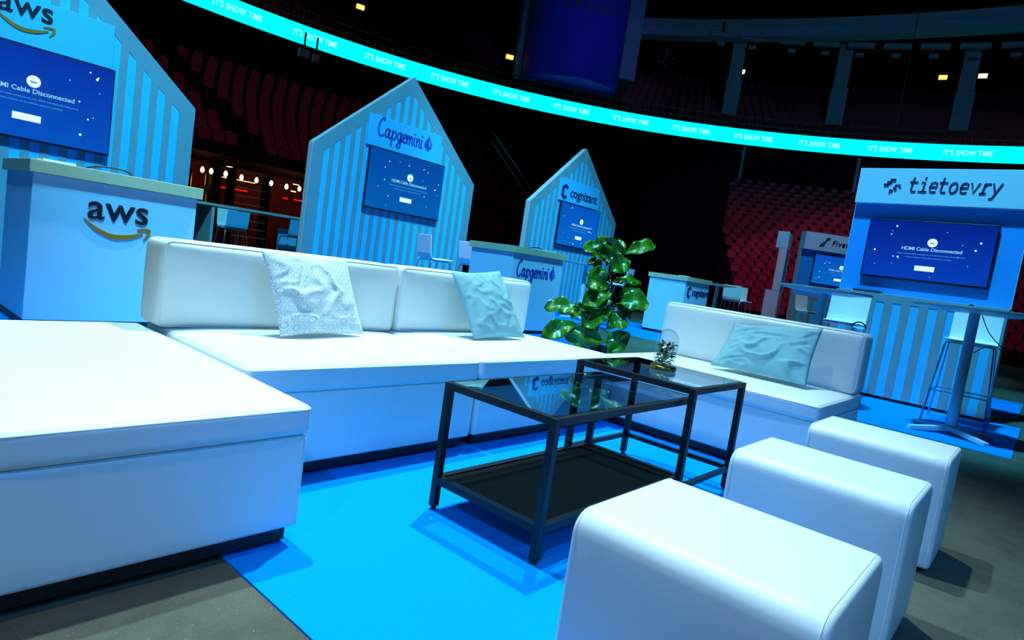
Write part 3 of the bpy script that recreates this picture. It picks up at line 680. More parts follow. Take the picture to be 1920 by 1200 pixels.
# ------------------------------------------------------------------ house-shaped booth walls
HY = 9.0; HW = 3.56; EAVE = 2.40; PEAK = 3.93
def house(label, xc, signer):
    t = thing('house_booth_wall', label, 'booth wall', (xc,HY,0), 0, 'striped house-shaped booth walls')
    h = HW/2
    out = [(-h,0.0),(h,0.0),(h,EAVE),(0,PEAK),(-h,EAVE)]
    MB().prism_xz(out,0.0,0.13).build('board','edge',t,bevel=0.006)
    b = 0.20; k = (PEAK-EAVE)/h; top = PEAK - 0.20*sqrt(1+k*k); hi = h-b
    inn = [(-hi,0.0),(hi,0.0),(hi,top-k*hi),(0,top),(-hi,top-k*hi)]
    MB().prism_xz(inn,-0.006,0.0).build('stripe_panel','blue_stripe',t)
    # grey border, mitred strips proud of the panel
    y0, y1 = -0.012, 0.0; o = [(-h+.004,0.0),(-h+.004,EAVE-0.002),(0,PEAK-0.006),(h-.004,EAVE-0.002),(h-.004,0.0)]; i_ = [(-hi,0.0),(-hi,top-k*hi),(0,top),(hi,top-k*hi),(hi,0.0)]
    for q in range(4):
        MB().prism_xz([o[q],i_[q],i_[q+1],o[q+1]],y0,y1).build('border','grey_stripe',t)
    n = 17; pitch = 2*hi/(n+0.53)
    for q in range(n):
        x0 = -hi + pitch*0.53 + q*pitch; x1 = x0 + pitch*0.47
        zt = lambda x: top - k*abs(x)
        poly = [(x0,0.0),(x1,0.0),(x1,zt(x1)),(x0,zt(x0))]
        if x0 < 0 < x1: poly = [(x0,0.0),(x1,0.0),(x1,zt(x1)),(0,top),(x0,zt(x0))]
        MB().prism_xz(poly,-0.012,-0.006).build('slat','grey_stripe',t)
    sp = MB().box(-0.84,0.77,-0.045,-0.012,2.585,3.09).build('sign_panel','sign',t,bevel=0.003)
    signer(sp)
    return t
house('striped house-shaped wall at far left behind the orange-smile counter', 1.74, lambda p: aws_logo(p,-0.080,2.868,0.545,-0.050))
house('striped house-shaped wall in the middle with handwritten-style blue logo', 7.06, lambda p: capg_logo(p,-0.66,2.77,0.188,-0.050))
house('smallest, farthest striped house-shaped wall with hexagon logo', 12.40, lambda p: cogn_logo(p,-0.78,2.80,1.42,-0.050))
television('wall television at far left, cut by the picture edge', 1.68, 1.02, 'screen_a', (1.70,8.955,2.065), 0, 1)
television('wall television on the middle house-shaped wall', 1.68, 1.02, 'screen_b', (7.11,8.955,2.065), 0, 2)
television('wall television on the farthest house-shaped wall', 1.66, 1.00, 'screen_c', (12.46,8.955,2.065), 0, 3)

# ------------------------------------------------------------------ counters
def counter(label, x0, signer):
    t = thing('counter', label, 'counter', (x0,5.69,0.006), 0, 'white booth counters')
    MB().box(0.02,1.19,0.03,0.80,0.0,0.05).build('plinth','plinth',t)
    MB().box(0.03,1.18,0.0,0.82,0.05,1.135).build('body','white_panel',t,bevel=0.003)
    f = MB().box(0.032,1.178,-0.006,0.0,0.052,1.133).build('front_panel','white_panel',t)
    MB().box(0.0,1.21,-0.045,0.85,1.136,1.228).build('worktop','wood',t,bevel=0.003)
    signer(f); return t
counter('white counter with black letters and orange smile arrow at far left', 1.13, lambda p: aws_logo(p,0.600,0.848,0.47,-0.011))
counter('white counter with blue handwritten-style logo behind the left sofa', 6.50, lambda p: capg_logo(p,0.13,0.825,0.138,-0.011))
counter('white counter with hexagon logo behind the bench sofa', 11.88, lambda p: cogn_logo(p,0.15,0.92,0.98,-0.011))
def sheet(x,y,z,w,d,rz,label,th=0.012):
    o = MB().box(-w/2,w/2,-d/2,d/2,0,th).build('paper_stack','paper',bevel=0.001); o.location = (x,y,z); o.rotation_euler=(0,0,rz); tag(o,label,'paper'); return o
sheet(1.32,5.80,1.2345,0.21,0.15,0.05,'white paper stack on the far-left counter',0.018)
sheet(7.42,5.82,1.2345,0.26,0.18,0.1,'white paper sheets on the middle counter',0.014)
sheet(12.25,5.9,1.2345,0.22,0.16,0.0,'white paper sheets on the farthest counter',0.016)
def cable(pts, label, r=0.006):
    o = MB().tube(pts,r,8).build('power_cable','cable',smooth=True); tag(o,label,'cable'); return o
def smooth_pts(P, n=6):
    P = [Vector(p) for p in P]; Q = []
    for i in range(len(P)-1):
        p0 = P[max(i-1,0)]; p1 = P[i]; p2 = P[i+1]; p3 = P[min(i+2,len(P)-1)]
        for k in range(n):
            t = k/n; Q.append(0.5*((2*p1)+(p2-p0)*t+(2*p0-5*p1+4*p2-p3)*t*t+(3*p1-p0-3*p2+p3)*t**3))
    return Q+[P[-1]]
cable(smooth_pts([(1.52,5.85,1.243),(1.60,5.80,1.268),(1.72,5.74,1.274),(1.80,5.76,1.258),(1.83,5.80,1.243)]), 'black cable looped on the far-left counter')
cable(smooth_pts([(7.02,5.85,1.243),(7.10,5.80,1.262),(7.18,5.76,1.262),(7.26,5.80,1.243)]), 'black cable lying on the middle counter')

# ------------------------------------------------------------------ stools
def make_stool(label, m='plastic', seat=0.86, back=0.36, group='white shell bar stools'):
    t = thing('bar_stool', label, 'bar stool', (0,0,0), 0, group)
    w = 0.215
    prof = [(-0.215,0.006),(-0.19,0.0),(0.10,-0.012),(0.155,-0.004),(0.185,0.028),(0.20,0.08),(0.235,back)]
    n = len(prof); up = []
    for i in range(n):
        a = Vector(prof[max(i-1,0)]); b = Vector(prof[min(i+1,n-1)]); d = (b-a).normalized(); up.append((prof[i][0]-d.y*0.014, prof[i][1]+d.x*0.014))
    poly = prof + list(reversed(up))
    MB().prism_yz([(y,z+seat) for y,z in reversed(poly)],-w,w).build('shell',m,t,bevel=0.004)
    r = 0.009
    for sx in (-1,1):
        for sy in (-1,1):
            MB().tube([(sx*0.17,sy*0.13,seat-0.02),(sx*0.195,sy*0.15,seat-0.03),(sx*0.205,sy*0.17,seat-0.06),(sx*0.27,sy*0.285,0.005)],r,8).build('leg','chrome',t,smooth=True)
    MB().box(-0.18,0.18,-0.14,0.12,seat-0.03,seat-0.014).build('seat_frame','chrome',t)
    f = 0.33; k = 1-f/(seat-0.06); X = 0.205+0.065*k; Y = 0.17+0.115*k
    for a, b in (((-X,-Y,f),(X,-Y,f)),((X,-Y,f),(X,Y,f)),((X,Y,f),(-X,Y,f)),((-X,Y,f),(-X,-Y,f))):
        MB().tube([a,b],0.006,8).build('footrest','chrome',t,smooth=True)
    return t
S0 = make_stool('white shell bar stool right of the booth, under the rightmost high table', seat=0.868)
S0.location = (8.05,0.60,0.006); S0.rotation_euler = (0,0,-pi/2)
def stool_at(x,y,deg,label,src=S0,shell=None):
    c = copy_tree(src); c.location = (x,y,0.006); c.rotation_euler = (0,0,radians(deg)); c['label'] = label
    return c
stool_at(8.05,1.84,-90,'white shell bar stool behind the high table beside the bench sofa')
stool_at(6.70,7.47,78,'white shell bar stool in front of the middle house wall, seen side-on')
stool_at(7.62,7.48,75,'white shell bar stool half hidden by the middle counter')
stool_at(15.45,4.28,-20,'white shell bar stool at the partly hidden small booth on the right')
stool_at(16.2,6.15,-50,'white bar stool seen side-on beside the black curtain at centre right')
stool_at(15.15,5.95,100,'white bar stool peeking out behind the hexagon-logo counter')
stool_at(10.9,6.6,30,'white bar stool behind the fig leaves, left of the hexagon counter')
stool_at(11.95,7.25,190,'white bar stool behind the fig beside the far carpet')
SB = make_stool('blue-lit bar stool at the long bar table, nearer the orange-smile counter', 'plastic_blue', seat=0.86, back=0.34)
SB.location = (5.68,12.25,0); SB.rotation_euler = (0,0,pi)
stool_at(7.0,12.30,180,'blue-lit bar stool at the right end of the long bar table',src=SB)
stool_at(6.20,13.45,0,'white bar stool on the far side of the long bar table, at its middle')
stool_at(5.45,13.45,0,'white bar stool on the far side of the long bar table, at its left end')

# long bar table
bt = thing('bar_table', 'long grey high bar table with panel legs behind the booths', 'table', (6.25,12.75,0))
MB().box(-1.35,1.14,-0.38,0.38,1.235,1.285).build('table_top','table_top',bt,bevel=0.003)
for x in (-1.30,-0.93,1.08):
    MB().box(x,x+0.06,-0.36,0.36,0,1.235).build('panel_leg','table_top',bt)
MB().box(0.66,1.08,-0.02,0.02,0.0,1.0).build('end_panel','plastic_blue',bt)  # blue light falling on this panel is put into its colour

# high round tables by the corner booth
def high_table(label, x, y, r=0.50):
    t = thing('high_table', label, 'table', (x,y,0.006), 0, 'round high tables')
    MB().lathe([(r-0.006,1.175),(r,1.179),(r,1.197),(r-0.004,1.20)],48).build('table_top','table_top',t,smooth=False)
    MB().lathe([(r*0.55,1.150),(r*0.9,1.1745)],40).build('under_plate','white_metal',t)
    MB().lathe([(0.052,0.07),(0.046,0.30),(0.043,1.151)],24).build('pole','white_metal',t,smooth=True)
    MB().lathe([(0.07,0.035),(0.07,0.075),(0.05,0.09)],24).build('hub','white_metal',t)
    for a in (48,132,228,312):
        c, s = cos(radians(a)), sin(radians(a)); n = Vector((-s,c,0))
        p0, p1 = Vector((0.05*c,0.05*s,0)), Vector((0.40*c,0.40*s,0)); w0, w1 = 0.033, 0.028
        vs = [p0-n*w0+Vector((0,0,.03)),p0+n*w0+Vector((0,0,.03)),p0+n*w0+Vector((0,0,.075)),p0-n*w0+Vector((0,0,.075)),
              p1-n*w1+Vector((0,0,.0)),p1+n*w1+Vector((0,0,.0)),p1+n*w1+Vector((0,0,.035)),p1-n*w1+Vector((0,0,.035))]
        MB().add(vs,[(0,1,2,3),(7,6,5,4),(4,5,1,0),(5,6,2,1),(6,7,3,2),(7,4,0,3)]).build('foot','white_metal',t,bevel=0.003)
    return t
high_table('round white high table at the right edge with star foot', 7.2, 0.555)
high_table('round white high table above the bench sofa backrest', 7.2, 1.87, 0.46)
high_table('round high table behind the fig leaves', 11.1, 7.6, 0.45)
high_table('small round high table beside the hexagon-logo counter', 14.35, 6.05, 0.42)
cable(smooth_pts([(7.21,0.50,1.15),(7.19,0.42,1.0),(7.15,0.30,0.88),(7.1,0.27,0.86),(7.14,0.40,0.88),(7.15,0.50,0.80)]), 'black cable dangling under the rightmost high table', 0.004)
hb = thing('table_hub','flat dark cable hub on the rightmost high table','cable hub',(7.22,0.60,1.2065))
MB().box(-0.05,0.05,-0.06,0.06,0,0.012).build('body','cable',hb,bevel=0.003); MB().lathe([(0.018,0.012),(0.018,0.03),(0.01,0.034)],16).build('knob','chrome',hb)
bg = thing('handbag','small dark bag hanging at the stool behind the bench sofa','bag',(7.78,1.60,0.80))
MB().rbox(-0.05,0.05,-0.07,0.07,-0.06,0.06,0.03,4).build('body','plastic_blue',bg,smooth=True); MB().tube([(0,0.07*cos(radians(a)),0.05+0.06*sin(radians(a))) for a in range(0,181,20)],0.008,6).build('handle','cable',bg,smooth=True)

# ------------------------------------------------------------------ corner booths
def corner_booth(name, label, loc, rz, w, signer, tv=None, htop=2.83, n=9, zb=1.28):
    """local x = width, -y = front; base front plane at y = 0"""
    t = thing(name, label, 'booth', loc, rz, 'box-shaped booths with header')
    h = w/2
    MB().box(-h+0.02,h-0.02,0.03,0.31,0.0,0.035).build('plinth','plinth',t)
    MB().box(-h,h,0.0,0.33,0.035,zb).build('base_cabinet','edge',t,bevel=0.003)
    MB().box(-h+0.004,h-0.004,-0.005,0.0,0.038,zb-0.002).build('stripe_panel','blue_stripe',t)
    MB().box(-h+0.002,h-0.002,-0.011,-0.005,zb-0.10,zb-0.002).build('border','grey_stripe',t)
    p = (w-0.008)/(n+0.5)
    for q in range(n+1):
        x0 = -h+0.004+q*p
        MB().box(x0,min(x0+p*0.5,h-0.004),-0.011,-0.005,0.038,zb-0.10).build('slat','grey_stripe',t)
    MB().box(-h,h,0.15,0.33,zb,htop-0.42).build('back_wall','tieto_wall',t)
    MB().box(-h-0.006,-h,0.145,0.335,zb,htop-0.43).build('edge_strip','edge',t); MB().box(h,h+0.006,0.145,0.335,zb,htop-0.43).build('edge_strip','edge',t)
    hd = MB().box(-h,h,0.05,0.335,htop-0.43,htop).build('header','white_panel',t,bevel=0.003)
    signer(hd); return t
TX = 8.78
corner_booth('corner_booth', 'tall blue booth at right with grey and blue striped base', (TX,1.26,0.006), -pi/2, 1.76, lambda p: tieto_logo(p,-0.32,2.535,0.117,0.044), htop=2.815)
television('wall television in the tall booth at right', 1.31, 0.725, 'screen_d', (TX+0.137,1.275,1.845), -pi/2, 5)
lp = thing('laptop','closed dark laptop on the striped base of the right booth','laptop',(TX+0.075,1.80,1.287),-pi/2); MB().box(-0.16,0.16,-0.065,0.065,0.004,0.022).build('body','bezel',lp,bevel=0.004); MB().box(-0.15,0.15,-0.055,0.055,0,0.005).build('feet','cable',lp)
def five_logo(p):
    ss = []
    for k in range(4): ss.append([(0.055*k+0.03*k, -0.10+0.03*(3-k)*0.0), (0.055*k+0.03*k+0.02, 0.10 if k else 0.02)])
    ss = [[(0.00,-0.11),(0.05,-0.05)],[(0.05,-0.11),(0.10,0.0)],[(0.10,-0.11),(0.19,0.10)],[(0.15,0.0),(0.24,0.11)],[(0.20,0.05),(0.28,0.10)]]
    put('stripe_mark', strokes([[(x*.8,y) for x,y in st_] for st_ in ss],0.026,0.004,False),'navy',p,(-0.50,0.042,2.63))
    me = text_mesh('Fivetran',0.19,0.004,0.002,1.1,0.2,'LEFT'); mesh_obj('lettering',me,'navy',p,(-0.22,0.042,2.565))
fdir = math.atan2(16.9,4.6)   # booth turned to face the lounge
fr = -radians(90-40.34)
corner_booth('small_booth', 'smaller booth partly hidden behind the tall right booth', (16.98,4.22,0), fr, 1.76, five_logo, htop=2.83)
ux, uy = Vector((cos(fr),sin(fr),0)), Vector((-sin(fr),cos(fr),0))
pl = Vector((16.98,4.22,0)) + uy*0.135 + ux*0.10
television('wall television in the partly hidden small booth', 1.30, 0.75, 'screen_c', (pl.x,pl.y,1.95), fr, 6)
corner_booth('small_booth', 'pale booth seen edge-on against the red seats', (17.32,5.90,0), radians(-166), 1.2, lambda p: None, htop=2.82)

# ------------------------------------------------------------------ arena bowl
def polar(r, a, z): return (CX + r*cos(radians(a)), CY + r*sin(radians(a)), z)
def ring(name, prof, a0, a1, m, n=60, parent=None, closed=True, smooth=False):
    """sweep of an (r,z) outline around the arena axis"""
    vs = []; fs = []; k = len(prof)
    for i in range(n+1):
        a = a0+(a1-a0)*i/n; vs += [polar(r,a,z) for r,z in prof]
    for i in range(n):
        for q in range(k if closed else k-1):
            p = (q+1) % k; fs.append((i*k+q, i*k+p, (i+1)*k+p, (i+1)*k+q))
    if closed: fs.append(tuple(range(k-1,-1,-1))); fs.append(tuple(n*k+q for q in range(k)))
    return MB().add(vs, fs).build(name, m, parent, smooth=smooth)
def steps(name, r0, z0, n, run, rise, a0, a1, zb):
    prof = []
    for i in range(n): prof += [(r0+i*run, z0+i*rise), (r0+(i+1)*run, z0+i*rise)]
    prof = [(r0,zb)] + prof + [(r0+n*run,zb)]
    return structure(ring(name, list(reversed(prof)), a0, a1, 'stand', 40))
LR0, LZ0, LN, LRUN, LRISE = 20.6, 2.98, 12, 0.66, 0.335
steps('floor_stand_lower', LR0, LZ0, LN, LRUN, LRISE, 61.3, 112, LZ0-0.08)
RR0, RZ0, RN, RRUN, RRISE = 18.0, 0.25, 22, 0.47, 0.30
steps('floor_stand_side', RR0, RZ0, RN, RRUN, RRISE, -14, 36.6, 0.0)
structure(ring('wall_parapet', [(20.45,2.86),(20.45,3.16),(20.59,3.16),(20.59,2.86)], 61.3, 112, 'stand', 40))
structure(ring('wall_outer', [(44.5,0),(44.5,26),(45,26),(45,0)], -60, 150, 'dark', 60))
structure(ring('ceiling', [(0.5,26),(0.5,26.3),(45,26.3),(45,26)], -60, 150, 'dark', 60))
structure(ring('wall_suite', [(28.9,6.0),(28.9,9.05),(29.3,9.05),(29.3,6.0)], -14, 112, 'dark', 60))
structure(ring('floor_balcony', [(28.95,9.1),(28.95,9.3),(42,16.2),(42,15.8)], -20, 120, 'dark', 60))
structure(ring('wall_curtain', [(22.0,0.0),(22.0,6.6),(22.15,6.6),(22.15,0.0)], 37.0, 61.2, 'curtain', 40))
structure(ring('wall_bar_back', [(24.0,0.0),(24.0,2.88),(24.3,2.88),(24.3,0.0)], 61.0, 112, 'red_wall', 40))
def gallery(name, z0, z1, dr):
    prof = [(53.1+dr,z0),(53.1+dr,z1),(54.0,z1),(54.0,z0)]; vs = []; fs = []; n = 48
    for i in range(n+1):
        a = radians(-3+(26.3+3)*i/n); vs += [(-16.52+r*cos(a), -1.88+r*sin(a), z) for r, z in prof]
    for i in range(n):
        for q in range(4): p = (q+1)%4; fs.append((i*4+q, i*4+p, (i+1)*4+p, (i+1)*4+q))
    fs += [(3,2,1,0), tuple(n*4+q for q in range(4))]
    return structure(MB().add(vs, fs).build(name, 'ring'))
gallery('trim_1', 15.0, 15.52, 0.0); gallery('trim_2', 15.58, 15.95, 0.12)

# LED ribbon
led = thing('led_ribbon','curved cyan LED ribbon screen with repeated white message around the arena','display',(CX,CY,9.2))
def ring0(name, prof, a0, a1, m, n, parent):
    vs = []; fs = []; k = len(prof)
    for i in range(n+1):
        a = radians(a0+(a1-a0)*i/n); vs += [(r*cos(a), r*sin(a), z) for r, z in prof]
    for i in range(n):
        for q in range(k): p=(q+1)%k; fs.append((i*k+q, i*k+p, (i+1)*k+p, (i+1)*k+q))
    fs.append(tuple(range(k-1,-1,-1))); fs.append(tuple(n*k+q for q in range(k)))
    return MB().add(vs, fs).build(name, m, parent, smooth=False)
ring0('screen_band',[(RR,0.0),(RR,0.80),(RR+0.12,0.80),(RR+0.12,0.0)],-25,125,'led',150,led)
ring0('housing',[(RR+0.12,-0.06),(RR+0.12,0.86),(RR+0.25,0.86),(RR+0.25,-0.06)],-25,125,'bezel',100,led)
tm = text_mesh("IT'S SHOW TIME", 0.36, 0.0, 0.003, 1.12)
for v in tm.vertices: v.co.x *= 0.70
bmx = bmesh.new(); bmx.from_mesh(tm); bmesh.ops.triangulate(bmx, faces=bmx.faces); bmx.to_mesh(tm); bmx.free()
for v in tm.vertices:      # wrap around the inside of the ribbon: text runs clockwise seen from above
    a = -v.co.x/RR; y = v.co.y
    v.co = ((RR-0.012)*cos(a), (RR-0.012)*sin(a), 0.28+y)
tm.materials.clear(); tm.materials.append(MT['led_text'])
ang = 85.65
while ang > -20:
    o = bpy.data.objects.new('lettering', tm); link(o, led); o.rotation_euler = (0,0,radians(ang)); ang -= 6.68
for a in (92.3,98.9):
    o = bpy.data.objects.new('lettering', tm); link(o, led); o.rotation_euler = (0,0,radians(a))

# railing on the ribbon
rl = thing('balcony_railing','thin brown railing running above the cyan LED ribbon','railing',(CX,CY,0))
for z in (10.35,10.75):
    MB().tube([(29.2*cos(radians(a)),29.2*sin(radians(a)),z) for a in range(0,96,2)],0.03,6).build('rail','rail',rl)
for a in range(0,96,4):
    MB().tube([(29.2*cos(radians(a)),29.2*sin(radians(a)),10.0),(29.2*cos(radians(a)),29.2*sin(radians(a)),10.75)],0.03,6).build('post','rail',rl)
# stair railing on the left stand beside the curtain
sr = thing('stair_railing','dark metal stair railing sloping down beside the black curtain','railing',(0,0,0))
for dz in (0.55,1.0):
    MB().tube([polar(21.0,61.2,3.1+dz),polar(27.5,61.2,6.3+dz)],0.035,6).build('rail','rail',sr)
for q in range(5):
    r = 21.0+6.5*q/4; z = 3.1+3.2*q/4; MB().tube([polar(r,61.2,z-0.35),polar(r,61.2,z+1.0)],0.03,6).build('post','rail',sr)

# seats
def seat_mesh():
    mb = MB()
    mb.prism_xz([(-0.165,0.0),(0.165,0.0),(0.175,0.20),(0.15,0.31),(0.08,0.345),(-0.08,0.345),(-0.15,0.31),(-0.175,0.20)],-0.05,0.04)
    mb.add([(-0.16,-0.15,-0.06),(0.16,-0.15,-0.06),(0.165,-0.08,0.19),(-0.165,-0.08,0.19),(-0.16,-0.05,-0.08),(0.16,-0.05,-0.08),(0.16,-0.05,0.17),(-0.16,-0.05,0.17)],[(0,1,2,3),(7,6,5,4),(4,5,1,0),(5,6,2,1),(6,7,3,2),(7,4,0,3)])
    mb.box(-0.03,0.03,-0.02,0.05,-0.31,0.02)
    return mb
sm = seat_mesh()
places = []
def seat_rows(r0, z0, n, run, rise, a0, a1, off, aisles=()):
    for i in range(n):
        r = r0+(i+0.55)*run; z = z0+i*rise+0.33; da = math.degrees(0.50/(r0+n*run*0.5))
        a = a0+(0.5+0.5*(i%2))*da
        while a < a1:
            if not any(abs(a-q) < math.degrees(0.55/r) for q in aisles): places.append((r,a,z,i+1))
            a += da
seat_rows(LR0+0.05, LZ0, LN, LRUN, LRISE, 62.0, 104, 0, aisles=(91.2,97.6))
seat_rows(RR0+0.05, RZ0, RN, RRUN, RRISE, 0, 36.2, 0)
def px(p):
    d = Vector(p)-Vector((0,0,1)); q = d.dot(cd); return 960+1175*d.dot(cr)/q, 600-1175*d.dot(cu)/q
vis = []; rest = []
for (r,a,z,row) in places:
    x, y = px(polar(r,a,z+0.2)); d = (Vector(polar(r,a,z))-Vector((0,0,1))).length
    inside = (350 < x < 600 and y > 90 and y < 330) or (885 < x < 1000 and y < 400) or (1290 < x < 1620 and 320 < y < 600) or (1890 < x < 1925 and 300 < y < 650)
    (vis if inside else rest).append((d,r,a,z,x,y,row))
vis.sort(); allvis = list(vis); rest += vis[300:]; vis = vis[:300]
me = None
LEFTC = sorted([v for v in vis if v[4] < 1100]); 
ZN = lambda x: 0 if x < 620 else 1 if x < 1100 else 2 if x < 1700 else 3
rank = {}
for v in sorted(allvis, key=lambda v: v[4]):
    q = (ZN(v[4]), v[6]); rank[q] = rank.get(q, 0)+1; rank[v] = rank[q]
def nth(n): return '%d%s' % (n, 'th' if 10 < n % 100 < 14 else {1:'st',2:'nd',3:'rd'}.get(n % 10,'th'))
for k, v in enumerate(vis):
    d, r, a, z, x, y, row = v
    if me is None:
        o = sm.build('stadium_seat','seat'); me = o.data
    else:
        o = bpy.data.objects.new('stadium_seat', me); COL.objects.link(o)
    o.location = polar(r,a,z); o.rotation_euler = (0,0,radians(a-90))
    lab = 'dark red seat %s, %s row up, %s from the ' % (('above the bar','between the house booths','of the side stand','at the right edge')[ZN(x)], nth(row), nth(rank[v])) + ('left house wall','middle house wall','black curtain','right booth')[ZN(x)]
    tag(o, lab, 'seat', ('red seats above the bar','red seats between the house booths','red seats of the side stand','red seats at the right edge')[ZN(x)])
mb = MB()
for (d,r,a,z,x,y,row) in rest:
    c, s = cos(radians(a-90)), sin(radians(a-90)); p = polar(r,a,z)
    mb.add([(p[0]+c*v[0]-s*v[1], p[1]+s*v[0]+c*v[1], p[2]+v[2]) for v in sm.v], sm.f)
o = mb.build('stadium_seating','seat'); o['kind'] = 'stuff'; tag(o,'rows of dark red folding seats filling the rest of the arena stands','seating')
mb = MB()
for i in range(14):
    r = 29.9+i*0.8; z = 10.15+i*0.425; a = -8; da = math.degrees(0.5/r)
    while a < 96:
        if 45.5 < a < 59.5 and r < 34.5: a += da; continue
        p = polar(r,a,z); c, s = cos(radians(a-90)), sin(radians(a-90))
        mb.add([(p[0]+c*v[0]-s*v[1], p[1]+s*v[0]+c*v[1], p[2]+v[2]) for v in [(-.21,-.05,0),(.21,-.05,0),(.21,.05,0),(-.21,.05,0),(-.19,-.05,.45),(.19,-.05,.45),(.19,.05,.45),(-.19,.05,.45)]],
            [(0,1,5,4),(1,2,6,5),(2,3,7,6),(3,0,4,7),(4,5,6,7)]); a += da
o = mb.build('upper_seating','seat'); o['kind'] = 'stuff'; tag(o,'dark rows of seats on the upper balcony above the LED ribbon','seating')

# blue drum with lettering, gallery posts, lamps
dr = thing('blue_drum','huge blue-lit cylindrical drum hanging above the LED ribbon with dark letters','hanging drum',(*polar(30.2,52.3,0)[:2],10.9), radians(52.3+180))
MB().lathe([(2.62,0.0),(2.66,0.1),(2.72,6.5)],48).build('drum','tower',dr,smooth=False)
lm = text_mesh('ARENA',0.95,0.0,0.0,1.15)
for v in lm.vertices:
    a = v.co.x/2.70; v.co = (2.705*cos(a), 2.705*sin(a), 3.35+v.co.y)
mesh_obj('lettering',lm,'tower_text',dr,(0,0,0),(0,0,0))
MB().box(-1.6,-0.6,-3.0,-2.55,0.2,6.0).build('side_frame','ring',dr)
MB().box(-1.8,0.2,2.75,3.7,1.2,6.5).build('side_frame','ring',dr)
for k, (a, lab) in enumerate(((34.5,'pale vertical gallery post nearest the blue drum'),(24.0,'pale vertical gallery post in the middle of the upper gallery'),(13.0,'pale vertical gallery post nearest the right edge'))):
    t = thing('gallery_post', lab, 'post', polar(31.0,a,0), radians(a-90), 'gallery posts')
    MB().box(-0.42,0.42,-0.2,0.2,11.2,13.2).build('lower_post','ring',t); MB().box(-0.36,0.36,-0.1,0.25,13.2,15.6).build('upper_post','ring',t)
for k in range(9):
    a = 37.0-k*3.3-(0.7 if k > 1 else 0)
    t = thing('ceiling_fixture','pale hanging fixture under the upper gallery ring, %s to the right of the blue drum' % ['first','second','third','fourth','fifth','sixth','seventh','eighth','ninth'][k],'light fixture',polar(29.6,a,14.95),radians(a-90),'fixtures under the gallery ring')
    MB().box(-0.65,0.65,-0.15,0.15,0,0.22).build('body','ring',t); MB().box(-0.05,0.05,-0.05,0.05,0.22,0.8).build('hanger','dark',t); MB().box(-0.2,0.2,-0.12,0.12,-0.45,-0.3).build('lamp_head','ring',t)
for (r,a,z,m,lab) in [(33,72.92,13.1,'exit','small warm lamp in the upper stand left of the blue drum'),(31,58.6,12.2,'exit','small warm lamp just left of the blue drum'),(33,33.3,14.38,'exit_w','small pale lamp right of the first gallery post'),(33,14.73,14.63,'exit','small orange lamp in the upper stand left of the last post'),(33,11.58,14.7,'exit_w','small pale green lamp right of the last gallery post')]:
    t = thing('emergency_lamp',lab,'lamp',polar(r,a,z),radians(a-90)); MB().box(-0.2,0.2,-0.08,0.08,-0.10,0.10).build('lens',m,t); MB().box(-0.24,0.24,0.08,0.14,-0.14,0.14).build('housing','bezel',t)
ck = thing('wall_clock','dim round clock right of the blue drum','clock',polar(33,41.3,14.6),radians(41.3-90)); MB().lathe([(0.55,0),(0.55,0.06)],28).build('dial','dark',ck,rot=(pi/2,0,0)); put('hand',strokes([[(-0.15,-0.35),(0.02,0.0),(0.05,0.38)]],0.06,0.01,False),'ring',ck,(0,-0.08,0)); 
for q in range(12): put('hour_mark',strokes([[(0.42*cos(q*pi/6),0.42*sin(q*pi/6)),(0.5*cos(q*pi/6),0.5*sin(q*pi/6))]],0.04,0.01,False),'ring',ck,(0,-0.07,0))
for (a,z,w,lb) in ((80.6,8.5,.22,'larger'),(79.5,8.45,.12,'smaller')):
    t = thing('ceiling_speaker',lb+' of two pale speaker boxes hanging under the LED ribbon','speaker',polar(27.8,a,z),radians(a-90),'speakers under the ribbon'); MB().box(-w,w,-0.12,0.12,-0.15,0.2).build('cabinet','ring',t); MB().box(-0.03,0.03,-0.03,0.03,0.2,0.9).build('hanger','dark',t)
for (a,z0,z1,lb) in ((97.0,6.7,9.0,'above the left house wall'),(33.0,6.9,9.0,'right of the black curtain'),(21.5,7.2,9.0,'just left of the tall right booth')):
    t = thing('suite_post','thin grey post below the LED ribbon, '+lb,'post',polar(28.6,a,0),radians(a-90),'suite posts'); MB().box(-0.07,0.07,-0.07,0.07,z0,z1).build('shaft','ring',t); MB().box(-0.12,0.12,-0.12,0.12,z0-0.02,z0+0.05).build('base_plate','ring',t)
# hanging rigging wires in front of the ribbon
for x,y,l in ((26.6,5.55,'thin rigging wire crossing the right part of the LED ribbon'),):
    w = MB().tube([(x,y,8.0),(x,y,25.9)],0.012,6).build('rigging_wire','cable'); tag(w,l,'wire')

# ------------------------------------------------------------------ bar under the left stand
str_ = thing('string_lights','string of glowing warm bulbs above the bar','string lights',(0,19.0,0))
bx = [7.36,7.78,8.03,8.45,8.93,9.40,9.88,10.40,10.85,11.30,11.72,12.2,12.7]
bz = lambda x: 2.345 + 0.012*sin(x*7)
MB().tube(smooth_pts([(7.0,0,2.52)]+[(x,0,bz(x)+0.17) for x in bx]+[(13.1,0,2.52)],4),0.010,6).build('wire','cable',str_)
for x in bx:
    b = MB().lathe([(0.006,-0.085),(0.035,-0.07),(0.055,-0.02),(0.052,0.02),(0.03,0.065),(0.018,0.085)],14).build('bulb','bulb',str_,smooth=True,loc=(x,0,bz(x)))
    MB().lathe([(0.02,0.08),(0.02,0.16)],10).build('socket','cable',b)
for x, l in ((7.93,'gold reflection modelled as a post at the bar nearest the left house wall'),(8.44,'gold reflection modelled as a post at the bar, second from the left house wall')):
    t = thing('reflection_post',l,'post',(x,20.2,0)); MB().lathe([(0.05,0.03),(0.05,2.4)],14).build('shaft','gold',t,smooth=True); MB().lathe([(0.10,0),(0.10,0.03)],18).build('base','gold',t)  # gold reflections given shape as brass-coloured posts
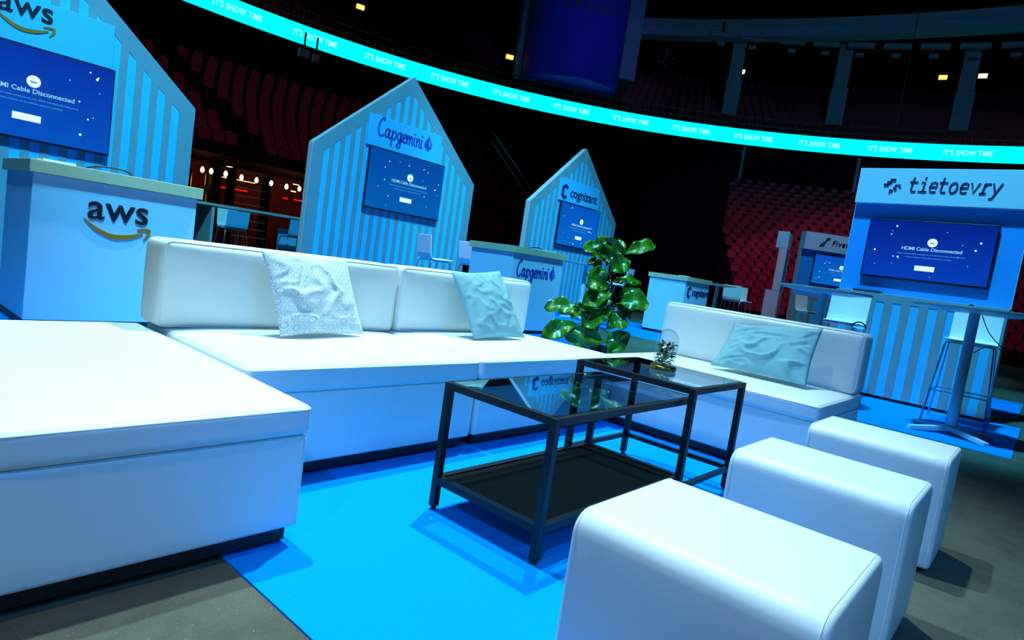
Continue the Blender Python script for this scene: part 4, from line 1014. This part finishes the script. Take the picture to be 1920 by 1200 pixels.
cl = thing('support_column','dark support column under the left stand','column',(8.72,20.3,0)); MB().box(-0.14,0.14,-0.14,0.14,0.02,2.84).build('shaft','dark',cl); MB().box(-0.2,0.2,-0.2,0.2,0,0.02).build('base_plate','dark',cl)
st = thing('bar_staircase','lilac-edged steps rising behind the bulb-lit bar','stairs',(10.25,20.9,0))
for q in range(9):
    MB().box(-0.60,0.60,0.05*q,0.05*q+0.10,0.55+0.27*q-0.03,0.55+0.27*q+0.012).build('step','step',st)
MB().box(-0.64,-0.60,0.0,0.6,0.0,2.75).build('stringer','dark',st); MB().box(0.60,0.64,0.0,0.6,0.0,2.75).build('stringer','dark',st)
def strip(x0,x1,y,z,m,label,th=0.03,slope=0.0):
    t = thing('light_strip',label,'light strip',(x0,y,z)); MB().box(0,x1-x0,0,0.03,-th/2,th/2).build('tube',m,t); MB().box(0,x1-x0,0.03,0.05,-th,th).build('holder','dark',t)
strip(9.55,9.92,22.0,2.09,'red_neon','short red neon strip behind the bar, left of the steps',0.06)
strip(10.0,10.6,22.0,2.11,'red_neon','longer red neon strip behind the bar, beside the steps',0.06)
strip(11.95,12.15,22.0,2.12,'red_neon','small red neon strip right of the bar steps',0.06)
strip(12.4,12.75,22.0,2.13,'red_neon','red neon strip nearest the middle house wall',0.06)
strip(21.2,22.6,22.0-1.2,2.05,'red_neon','red neon strip seen right of the middle house booth',0.05)
strip(9.7,10.05,22.1,2.44,'warm','short warm shelf light behind the bulbs at left',0.03)
strip(10.25,10.9,22.1,2.45,'warm','longer warm shelf light behind the bulbs',0.035)
strip(11.2,11.45,22.1,2.44,'warm','small warm shelf light in the middle of the bar',0.03)
strip(12.3,12.5,22.1,2.43,'warm','small warm shelf light right of the bulbs',0.045)
strip(12.8,12.98,22.1,2.43,'warm','warm shelf light beside the middle house wall',0.05)
strip(20.9,21.5,22.0-1.2,2.42,'warm','warm shelf light just right of the middle house booth',0.05)
strip(21.8,22.2,22.0-1.2,2.42,'warm','second warm shelf light right of the middle house booth',0.05)
strip(12.35,12.6,22.1,2.95-0.25,'exit_w','pale ceiling lamp over the right end of the bar',0.03)
strip(9.85,10.05,22.1,2.95-0.12,'exit_w','pale ceiling lamp over the bar steps',0.03)
# bar glow from the bulbs
for x in (8.5,11.5,23.0):
    L = bpy.data.lights.new('bar_glow','POINT'); L.energy = 16; L.color = (1.0,0.42,0.16); L.shadow_soft_size = 0.2
    o = bpy.data.objects.new('bar_glow',L); COL.objects.link(o); o.location = (x,20.6 if x < 20 else 18.6,2.2)
